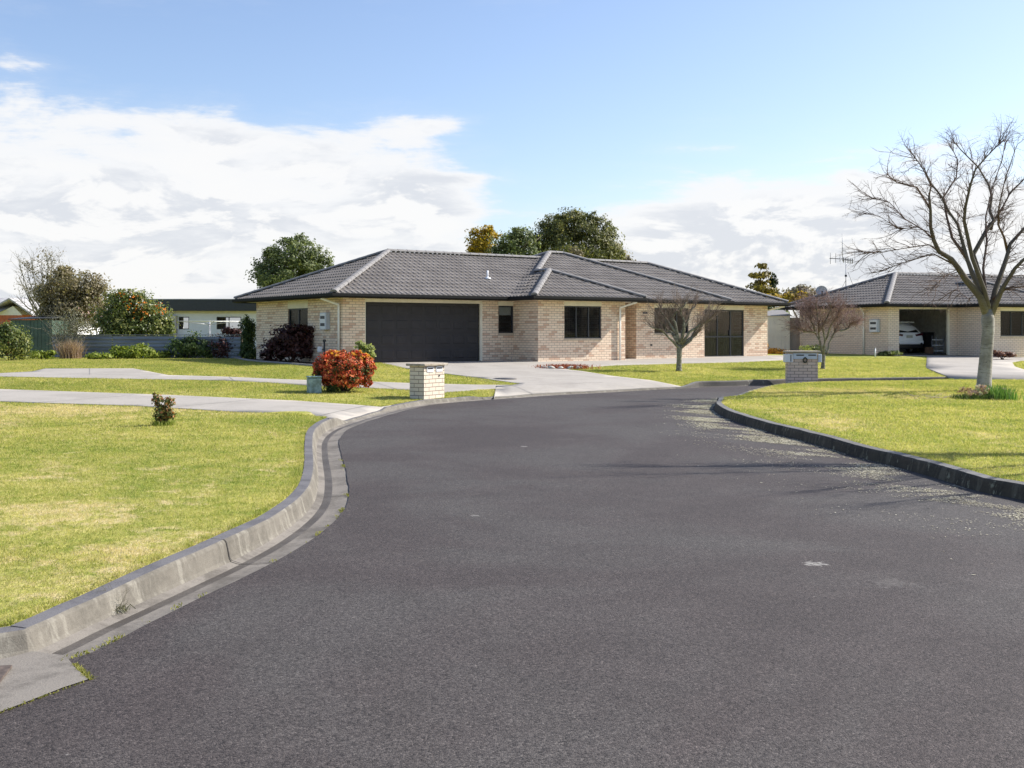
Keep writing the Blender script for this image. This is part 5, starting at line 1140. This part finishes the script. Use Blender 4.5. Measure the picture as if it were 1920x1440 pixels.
g = MB(); g.tube([q(1579.5, 538, .2), q(1586, 525)], .010, 4); g.tube([q(1599, 534, -.2), q(1590, 510)], .010, 4); g.bbox(-.05 + q(1586, 517).x, .05 + q(1586, 517).x, q(1586, 517).y - .04, q(1586, 517).y + .04, q(1586, 517).z - .05, q(1586, 517).z + .05, .01); g.build('stays', M['metaldark'], r)

# ------------------------------------------------------------------ car and clutter in the open garage
def car():
    cx = H2.U(1732, 1.5) - .9; x, y = H2.w(cx, 1.45); r = thing('parked_car', 'white hatchback seen from behind inside the open garage', 'car', (x, y, .477), H2.a)
    white = mk('car_paint_white', (.85, .87, .90), .25, .03, 3, spec=.6); blk = mk('car_black', (.012, .012, .014), .35); gl = mk('car_glass', (.008, .010, .014), .08, spec=.7)
    secs = [(0.0, .80, .80, .62, .36, .70, .80), (.10, .86, .88, .74, .28, .78, 1.02), (.35, .88, .90, .70, .25, .86, 1.28), (.75, .89, .91, .66, .22, .92, 1.47), (1.5, .89, .91, .66, .20, .93, 1.53), (2.4, .89, .91, .64, .20, .93, 1.50), (3.0, .89, .90, .66, .20, .92, 1.18), (3.5, .88, .88, .72, .22, .85, .95), (4.1, .82, .80, .66, .28, .70, .80), (4.25, .74, .70, .6, .34, .6, .68)]
    V = []; 
    for (yy, wb, wm, wt, z0, zm, zt) in secs:
        half = [(wb * .9, z0), (wb, z0 + .12), (wm, zm * .7 + .1), (wm, zm), (wt + (wm - wt) * .12, zm + (zt - zm) * .82), (wt * .82, zt), (0, zt + .02)]
        ring = half + [(-a_, b_) for a_, b_ in reversed(half[:-1])]; V += [(a_, yy, b_) for a_, b_ in ring]
    n = 13; g = MB(); fs = [(i * n + k, (i + 1) * n + k, (i + 1) * n + (k + 1) % n, i * n + (k + 1) % n) for i in range(len(secs) - 1) for k in range(n)] + [tuple(range(n)), tuple(reversed(range((len(secs) - 1) * n, len(secs) * n)))]
    g.add(V, fs, None, 0, True); bd = g.build('body', white, r)
    g = MB(); g.add([(-.62, .055, 1.0), (.62, .055, 1.0), (.50, .47, 1.36), (-.50, .47, 1.36), (-.62, .10, .98), (.62, .10, .98), (.50, .5, 1.33), (-.50, .5, 1.33)], [(0, 1, 2, 3), (4, 7, 6, 5), (0, 4, 5, 1), (1, 5, 6, 2), (2, 6, 7, 3), (3, 7, 4, 0)]); g.build('rear_window', gl, r)
    g = MB(); g.bbox(-.56, .56, .30, .62, 1.46, 1.50, .012); g.build('spoiler', white, r)
    g = MB(); g.bbox(-.78, .78, -.05, .12, .26, .44, .03); b2_ = g.build('rear_bumper', blk, r)
    g = MB(); g.bbox(-.84, .84, -.035, .15, .44, .62, .03); g.build('bumper_cover', white, r)
    for sx in (-1, 1):
        g = MB(); g.add([(sx * .84, .02, .98), (sx * .38, -.012, .90), (sx * .40, -.012, .82), (sx * .86, .04, .86), (sx * .84, .10, .98), (sx * .38, .08, .90), (sx * .40, .08, .82), (sx * .86, .12, .86)], [(0, 1, 2, 3), (4, 7, 6, 5), (0, 4, 5, 1), (1, 5, 6, 2), (2, 6, 7, 3), (3, 7, 4, 0)]); g.build('tail_light', mk('tail_light_red', (.07, .012, .02), .2), r)
        g = MB(); g.lathe([(.075, 0), (.085, .02), (.05, .03)], 14, M=Matrix.Translation((sx * .68, -.03, .43)) @ Matrix.Rotation(math.radians(90), 4, 'X')); g.build('fog_light', blk, r)
        g = MB(); g.bbox(sx * .98 - .09, sx * .98 + .09, 2.6, 2.72, .92, 1.06, .02); g.build('wing_mirror', blk, r)
        for yy in (.75, 3.35):
            Mw = Matrix.Translation((sx * .80, yy, .31)) @ Matrix.Rotation(math.radians(90), 4, 'Y'); g = MB(); g.lathe([(.24, -.10), (.31, -.10), (.325, -.06), (.325, .06), (.31, .10), (.24, .10)], 20, M=Mw); w = g.build('wheel', blk, r); g = MB(); g.lathe([(.23, -.105), (.2, .0), (.05, .105)], 14, M=Mw); g.build('rim', M['metalpale'], w)
    g = MB(); g.bbox(-.18, .18, -.022, -.005, .74, .86, .004); g.build('number_plate', mk('plate_grey', (.42, .42, .36), .5), r)
car()
def gpos(px, v): u = H2.U(px, v); x, y = H2.w(u, v); return Vector((x, y, .477))
r = thing('shelf_rack', 'small white wire shelf rack against the garage side wall', 'shelf', gpos(1758, 1.0), H2.a)
for zz in (.10, .36, .62): g = MB(); g.bbox(-.22, .22, -.14, .14, zz, zz + .06, .01); g.build('shelf', M['white'], r)
for (x, y) in ((-.21, -.13), (.21, -.13), (-.21, .13), (.21, .13)): g = MB(); g.tube([(x, y, 0), (x, y, .84)], .014, 6); g.build('leg', M['metalpale'], r)
r = thing('cardboard_box', 'brown cardboard box on the garage floor beside the car', 'box', gpos(1742, 1.0), H2.a + .2); g = MB(); g.bbox(-.14, .14, -.14, .14, 0, .30, .006); g.build('carton', mk('cardboard', (.16, .09, .055), .9), r); g = MB(); g.box(-.13, .13, -.02, .02, .3002, .303); g.build('tape', mk('tape', (.3, .2, .1), .4), r)
r = thing('wheelie_bin', 'dark bin standing right of the car in the garage', 'bin', gpos(1735.5, 3.4), H2.a); g = MB(); g.add([(-.2, -.22, .04), (.2, -.22, .04), (.2, .22, .04), (-.2, .22, .04), (-.26, -.28, .95), (.26, -.28, .95), (.26, .28, .95), (-.26, .28, .95)], [(0, 3, 2, 1), (4, 5, 6, 7), (0, 1, 5, 4), (1, 2, 6, 5), (2, 3, 7, 6), (3, 0, 4, 7)]); g.build('bin_body', M['metaldark'], r); g = MB(); g.bbox(-.28, .28, -.32, .30, .951, 1.0, .015); g.build('lid', M['metaldark'], r)

# ------------------------------------------------------------------ background structures
def ribbed(mb, x0, x1, z0, z1, y, pitch=.2, amp=.02, horiz=False):
    if horiz:
        n = int((z1 - z0) / (pitch / 6)); vs = []
        for k in range(n + 1): z = z0 + (z1 - z0) * k / n; q = y - amp * (.5 + .5 * math.sin(2 * math.pi * (z - z0) / pitch)); vs += [(x0, q, z), (x1, q, z)]
        mb.add(vs, [(2 * k, 2 * k + 1, 2 * k + 3, 2 * k + 2) for k in range(n)], None, 0, True)
    else:
        x = x0
        while x < x1 - 1e-6:
            e = min(x + pitch, x1); mb.box(x + .012, x + .05, y - amp, y, z0, z1); x = e
        mb.box(x0, x1, y, y + .02, z0, z1)
# corrugated iron fence
FA = at(98, 668, 44.8); FB = at(452, 671, 42.6); L = (Vector((FB.x, FB.y)) - Vector((FA.x, FA.y))).length
r = thing('corrugated_fence', 'low blue grey corrugated iron fence behind the left lawn', 'fence', (FA.x, FA.y, .44), math.atan2(FB.y - FA.y, FB.x - FA.x))
iron = mk('painted_iron', (.15, .17, .21), .55, .25, 1.5, col2=(.22, .25, .30), stretch=(.3, 1, 3))
xs = [0, L * .33, L * .66, L]
for k in range(3): g = MB(); ribbed(g, xs[k] + .01, xs[k + 1] - .01, 0, .93 - .03 * k, 0, .15, .03, True); g.build('iron_sheet', iron, r)
for k in range(9): g = MB(); x = L * k / 8; g.box(x - .04, x + .04, .01, .09, -.1, .95 - .03 * min(2, int(k / 3))); g.build('fence_post', M['wood'], r)
g = MB(); g.box(0, L, -.03, .0, .93, .955); g.build('top_rail', M['iron_r'] if 'iron_r' in M else mk('fence_capping', (.22, .22, .22), .7), r)
# green tin shed
sp = at(20, 660, 47.5); r = thing('garden_shed', 'dark green tin shed behind the left hand bush', 'shed', (sp.x, 47.5, .46))
w_ = 77 * 47.5 / F; h_ = CH + (HY - 600) * 47.5 / F - .46; gs = mk('shed_green', (.055, .095, .075), .5, .2, 2)
g = MB(); ribbed(g, 0, w_, 0, h_, 0, .16, .02); g.build('front_panel', gs, r); g = MB(); g.box(0, w_, .03, 2.4, 0, h_ - .02); g.build('shed_body', gs, r)
g = MB(); g.add([(-.08, -.1, h_ + .01), (w_ + .06, -.1, h_ + .06), (w_ + .06, 2.5, h_ + .2), (-.08, 2.5, h_ + .15), (-.08, -.1, h_ + .05), (w_ + .06, -.1, h_ + .10), (w_ + .06, 2.5, h_ + .24), (-.08, 2.5, h_ + .19)], [(0, 3, 2, 1), (4, 5, 6, 7), (0, 1, 5, 4), (1, 2, 6, 5), (2, 3, 7, 6), (3, 0, 4, 7)]); g.build('shed_roof', M['metaldark'], r)
# cream shed between the houses
sp = at(1420, 660, 55); r = thing('garden_shed', 'pale cream ribbed shed standing between the two brick houses', 'shed', (sp.x, 55, .46), math.radians(0))
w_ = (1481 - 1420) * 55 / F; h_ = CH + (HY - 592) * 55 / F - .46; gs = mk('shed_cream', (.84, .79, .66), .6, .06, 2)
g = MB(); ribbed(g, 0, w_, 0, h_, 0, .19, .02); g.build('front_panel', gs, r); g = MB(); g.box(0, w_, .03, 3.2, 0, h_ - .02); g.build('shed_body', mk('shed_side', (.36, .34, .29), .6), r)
g = MB(); g.add([(-.1, -.1, h_), (w_ + .1, -.1, h_), (w_ + .1, 1.7, h_ + .32), (-.1, 1.7, h_ + .32), (w_ + .1, 3.4, h_), (-.1, 3.4, h_)], [(0, 1, 2, 3), (3, 2, 4, 5), (0, 3, 5), (1, 4, 2)]); g.build('shed_roof', mk('shed_roof_grey', (.20, .19, .18), .7), r)
sp = at(1480.5, 655, 55.2); r = thing('side_fence', 'greyish brown fence panel between the cream shed and the right house', 'fence', (sp.x, 55.2, .46)); g = MB(); ribbed(g, 0, .75, 0, 1.75, 0, .15, .015); g.build('fence_panel', mk('fence_greige', (.40, .35, .30), .8, .1, 2), r); g = MB(); g.box(-.03, .03, .02, .1, -.1, 1.85); g.box(.70, .76, .025, .1, -.1, 1.85); g.build('fence_post', M['wood'], r)
# white flat roofed building
Yw = 62; c0 = at(278, HY, Yw); r = thing('flat_roof_building', 'long white building with a dark flat roof edge behind the fence', 'building', (c0.x, Yw, .46)); S = Yw / F
zt = lambda py: CH + (HY - py) * S - .46
wm = mk('white_render', (.78, .78, .80), .8, .04, 2); W_ = (560 - 278) * S
def zone(name, x0, x1, p0, p1, y0, y1, mat, par): g = MB(); g.box((x0 - 278) * S, (x1 - 278) * S, y0, y1, zt(p0), zt(p1)); return g.build(name, mat, par)
g = MB()
ops_ = [((335 - 285) * S, (354.5 - 285) * S, zt(617.5), zt(594)), ((406 - 285) * S, (452 - 285) * S, zt(617.5), zt(594))]
w = MB(); wall(w, (7 * S, 0), (W_, 0), 0, zt(583), ops_, .1); wall(w, (7 * S, 6), (7 * S, 0), 0, zt(583)); w.build('wall', wm, r)
zone('fascia', 275, 565, 583, 562, -.5, 6.3, mk('fascia_black', (.030, .035, .042), .5, .1), r); zone('roof_edge', 274.5, 565, 561.9, 560.8, -.52, 6.3, M['metalpale'], r); zone('frieze', 285, 562, 588, 583.3, -.02, -.003, M['cream'], r)
for k, o_ in enumerate(ops_): window(r, (7 * S, 0), (W_, 0), *o_, 1 + k, inner=[('curtain', 0, .35, 0, 1, 'drape')], sill=False)
g = MB(); g.box((312 - 278) * S, (333 - 278) * S, -.35, -.02, 0, zt(592)); g.build('side_wall', mk('weathered_render', (.50, .45, .42), .9, .2, 2), r)
# clothes line
cx_ = at(393, 640, 52); r = thing('clothes_line', 'rotary clothes line with thin pale lines over the fence', 'clothes line', (cx_.x, 52, .46)); s52 = 52 / F
g = MB(); g.tube([(0, 0, -.05), (0, 0, CH + (HY - 601) * s52 - .46)], .03, 8); g.build('post', M['metalpale'], r)
hz = CH + (HY - 604) * s52 - .46
for k in range(4): a = k * math.pi / 2 + .35; g = MB(); g.tube([(0, 0, hz - .12), (1.5 * math.cos(a), 1.1 * math.sin(a), hz + .05)], .015, 6); g.build('arm', M['metalpale'], r)
g = MB()
for q_ in (.4, .6, .8, 1.0):
    cs = [(1.5 * q_ * math.cos(k * math.pi / 2 + .35), 1.1 * q_ * math.sin(k * math.pi / 2 + .35), hz + .05 * q_) for k in range(5)]; g.tube(cs, .008, 4)
g.build('lines', M['white'], r)
# white gabled house with red brick at the far left
Yg = 75; S = Yg / F; c0 = at(0, HY, Yg); r = thing('gabled_house', 'house with a white gable and red brick at the left edge', 'house', (c0.x, Yg, .46)); zg = lambda py: CH + (HY - py) * S - .46
rbk = mk('red_brick', (.42, .13, .075), .9, .2, 5)
g = MB(); xa, xb = -12 * S, 42 * S; g.box(xa, xb, 0, 7, 0, zg(590)); g.build('wall', rbk, r)
g = MB(); g.add([(xa, -.003, zg(591)), (xb, -.003, zg(591)), ((xa + xb) / 2 + .35, -.003, zg(574)), (xa, 6, zg(591)), (xb, 6, zg(591)), ((xa + xb) / 2 + .35, 6, zg(574))], [(0, 1, 2), (3, 5, 4), (0, 3, 4, 1), (1, 4, 5, 2), (2, 5, 3, 0)]); g.build('gable', M['white'], r)
g = MB(); ax = (xa + xb) / 2 + .35; za = zg(562); ze = zg(592); xl, xr = xa - .6, xb + .9
for (p, q_) in (((ax, za), (xr, ze)), ((ax, za), (xl, ze))):
    g.add([(p[0], -.6, p[1]), (q_[0], -.6, q_[1]), (q_[0], 8, q_[1]), (p[0], 8, p[1]), (p[0], -.6, p[1] + .12), (q_[0], -.6, q_[1] + .12), (q_[0], 8, q_[1] + .12), (p[0], 8, p[1] + .12)], [(0, 1, 2, 3), (4, 7, 6, 5), (0, 4, 5, 1), (1, 5, 6, 2), (2, 6, 7, 3), (3, 7, 4, 0)])
g.build('roof', mk('grey_tiles', (.36, .35, .35), .8, .2, 4), r)
g = MB(); g.add([(-120 * S, -1, zg(586)), (10 * S, -1, zg(586)), (26 * S, 3, zg(556)), (-120 * S, 3, zg(556))], [(0, 1, 2, 3)]); g.build('lean_roof', bpy.data.materials['grey_tiles'], r)
Yg = 80; S = Yg / F; c0 = at(60, HY, Yg); r = thing('low_house', 'low pale roofed house just showing behind the green tin shed', 'house', (c0.x, Yg, .46)); zg = lambda py: CH + (HY - py) * S - .46
g = MB(); g.box(-30 * S, 70 * S, 0, 6, 0, zg(592)); g.build('wall', wm, r); g = MB(); g.add([(-38 * S, -.5, zg(593)), (76 * S, -.5, zg(593)), (60 * S, 3, zg(570)), (-28 * S, 3, zg(570)), (-38 * S, 6.5, zg(593)), (76 * S, 6.5, zg(593))], [(0, 1, 2, 3), (3, 2, 5, 4), (0, 3, 4), (1, 5, 2)]); g.build('roof', mk('terracotta_pale', (.46, .30, .26), .8, .15, 3), r)

# ------------------------------------------------------------------ grass blades, edge weeds, debris
PATHS = [drive1, path2, maind, drive2, bed]
def on_lawn(x, y, m=0.0):
    ok = ~inpoly(x, y, corridor)
    for p_ in PATHS: ok &= ~inpoly(x, y, p_)
    return ok
def lawn_blades(name, label, x0, x1, y0, y1, dens, ref, hmul=1.0):
    n = int((x1 - x0) * (y1 - y0) * dens); x = RNG.uniform(x0, x1, n); y = RNG.uniform(y0, y1, n)
    keep = (RNG.uniform(0, 1, n) < np.minimum(1, (ref / y) ** 1.5)) & (np.abs(x) < .52 * y + 1.2); x, y = x[keep], y[keep]
    k = on_lawn(x, y); x, y = x[k], y[k]; n = len(x); sc = np.clip(y / 9, .8, 2.2)
    z = tz(x, y) - .004; a = RNG.uniform(0, 2 * np.pi, n); h = RNG.uniform(.010, .029, n) * sc ** .45 * hmul; w = RNG.uniform(.0022, .0042, n) * sc
    tall = RNG.uniform(0, 1, n) < .03; h[tall] *= 1.6
    ln = RNG.normal(0, .55, (n, 2)) * h[:, None]; dx, dy = np.cos(a) * w, np.sin(a) * w
    V = np.stack([np.column_stack([x - dx, y - dy, z]), np.column_stack([x + dx, y + dy, z]), np.column_stack([x + ln[:, 0], y + ln[:, 1], z + h])], 1).reshape(-1, 3)
    o = mesh_np(name, V, np.arange(3 * n).reshape(-1, 3), M['blade']); tag(o, label, 'grass', kind='stuff'); print(name, n); return o
lawn_blades('grass', 'short mown grass of the lawn on the left of the road', -13, 1.0, 4.6, 24, 6500, 6.5)
lawn_blades('grass', 'short mown grass of the lawn on the right of the road', 2.5, 17, 8.5, 31, 4200, 9.0)
lawn_blades('grass', 'short grass strips beside the footpath and around the houses', -22, 22, 24, 46, 1300, 26, 1.25)
# ragged longer grass along kerb backs and path edges
def edge_pts(path, off, jit, per_m, ymax=32):
    seg = np.linalg.norm(np.diff(path, axis=0), axis=1); tot = seg.sum(); n = int(tot * per_m); c = np.concatenate([[0], np.cumsum(seg)]); t_ = RNG.uniform(0, tot, n)
    x = np.interp(t_, c, path[:, 0]); y = np.interp(t_, c, path[:, 1]); i = np.clip(np.searchsorted(c, t_) - 1, 0, len(seg) - 1); d = np.diff(path, axis=0)[i] / seg[i][:, None]; nn = np.stack([-d[:, 1], d[:, 0]], 1)
    o = off + np.abs(RNG.normal(0, jit, n)) * np.sign(off if off else 1); x += nn[:, 0] * o; y += nn[:, 1] * o; k = (y > 4) & (y < ymax); return x[k], y[k]
ex, ey = [], []
for pth, off in ((LK, .15), (RK, -.165)):
    a_, b_ = edge_pts(pth, off, .04, 330); ok = on_lawn(a_, b_); ex.append(a_[ok]); ey.append(b_[ok])
for pl in (drive1, path2, maind, drive2):
    q = np.array([list(p)[:2] for p in pl] + [list(pl[0])[:2]]); a_, b_ = edge_pts(q, .02, .03, 130, 46); ok = on_lawn(a_, b_); ex.append(a_[ok]); ey.append(b_[ok]); a_, b_ = edge_pts(q, -.02, .03, 130, 46); ok = on_lawn(a_, b_); ex.append(a_[ok]); ey.append(b_[ok])
ex = np.concatenate(ex); ey = np.concatenate(ey); o = blades('edge_grass', None, np.column_stack([ex, ey, tz(ex, ey) - .004]), .036, .005, M['blade'], lean=.55); tag(o, 'longer ragged grass along kerb and path edges', 'grass', kind='stuff')
# moss and weeds in the joint between channel and asphalt
a_, b_ = edge_pts(chan_out, 0, .02, 420, 13); nz = np.sin(a_ * 9.1 + 1) + np.sin(b_ * 6.3) + np.sin((a_ + b_) * 17) + RNG.normal(0, .4, len(a_)); k = nz > 1.25
c_, d_ = edge_pts(np.array([G0(137, 1252), G0(150, 1266), G0(166, 1281)]), 0, .010, 1500, 13); c2, d2 = edge_pts(np.array([G0(166, 1281), G0(60, 1320), G0(0, 1343)]), 0, .003, 160, 13)
mx_ = np.concatenate([a_[k], c_, c2]); my_ = np.concatenate([b_[k], d_, d2]); o = blades('joint_moss', None, np.column_stack([mx_, my_, np.full(len(mx_), .010)]), .016, .006, L_['moss'], lean=.6); tag(o, 'yellow green moss growing in the joint beside the channel', 'moss', kind='stuff')
wb = Vector((*G0(216, 1146), .0)); wd = thing('channel_weed', 'wispy weed sprouting from the concrete channel at the left kerb', 'weed', wb)
g = MB(); random.seed(5)
for _ in range(24): twig_run(g, Vector((random.uniform(-.03, .03), random.uniform(-.02, .02), 0)), Vector((random.gauss(0, .45), random.gauss(0, .3), 1)), random.uniform(.07, .17), .0016, 1, n=3, sub=2)
g.build('stems', mk('weed_stem', (.17, .15, .09), .9), wd); pp = np.array(wb)[None] + np.column_stack([RNG.normal(0, .035, 130), RNG.normal(0, .02, 130), np.zeros(130)]); blades('weed_leaves', wd, pp, .05, .006, L_['grey'], lean=.7)
# pale fallen blossom litter along the right kerb
n = 300000; seg = np.linalg.norm(np.diff(RK, axis=0), axis=1); c = np.concatenate([[0], np.cumsum(seg)]); t_ = RNG.uniform(0, c[-1], n); x = np.interp(t_, c, RK[:, 0]); y = np.interp(t_, c, RK[:, 1])
i = np.clip(np.searchsorted(c, t_) - 1, 0, len(seg) - 1); d = np.diff(RK, axis=0)[i] / seg[i][:, None]; nn = np.stack([-d[:, 1], d[:, 0]], 1); k = (y > 6.5) & (y < 24.5)
o_ = np.where(RNG.uniform(0, 1, n) < .62, np.abs(RNG.normal(.42, .20, n)), np.abs(RNG.normal(.25, .70, n)) * np.clip(1.9 - y / 14, .45, 1)) + .03; x = x + nn[:, 0] * o_; y = y + nn[:, 1] * o_
cl = np.sin(x * 5.1 + 2 * np.sin(y * 1.3)) + np.sin(y * 3.7 + 1.7 * np.sin(x * 2.1)) + .8 * np.sin((x + y) * 9.3) + RNG.normal(0, .5, n); k &= (cl > .1) & (RNG.uniform(0, 1, n) < .8 * np.clip(1.7 - o_ * .6, .12, 1))
x, y = x[k], y[k]; n = len(x); print('litter', n); a = RNG.uniform(0, 2 * np.pi, n); s_ = RNG.uniform(.002, .0075, n) * np.clip(y / 11, 1, 1.6); l2 = s_ * RNG.uniform(.9, 2.6, n)
ca, sa_ = np.cos(a), np.sin(a); z = .0135 + RNG.uniform(.001, .006, n); t2 = RNG.normal(0, .25, n) * s_
V = np.stack([np.column_stack([x - ca * l2, y - sa_ * l2, z]), np.column_stack([x + sa_ * s_, y - ca * s_, z + np.abs(t2)]), np.column_stack([x + ca * l2, y + sa_ * l2, z]), np.column_stack([x - sa_ * s_, y + ca * s_, z + np.abs(t2) * .5])], 1).reshape(-1, 3)
o = mesh_np('blossom_litter', V, np.arange(4 * n).reshape(-1, 4), leafmat('litter_pale', [(0, (.20, .17, .11)), (.5, (.46, .42, .30)), (1, (.72, .68, .52))], transl=.1)); tag(o, 'pale dry blossom litter scattered on the road along the right kerb', 'litter', kind='stuff')
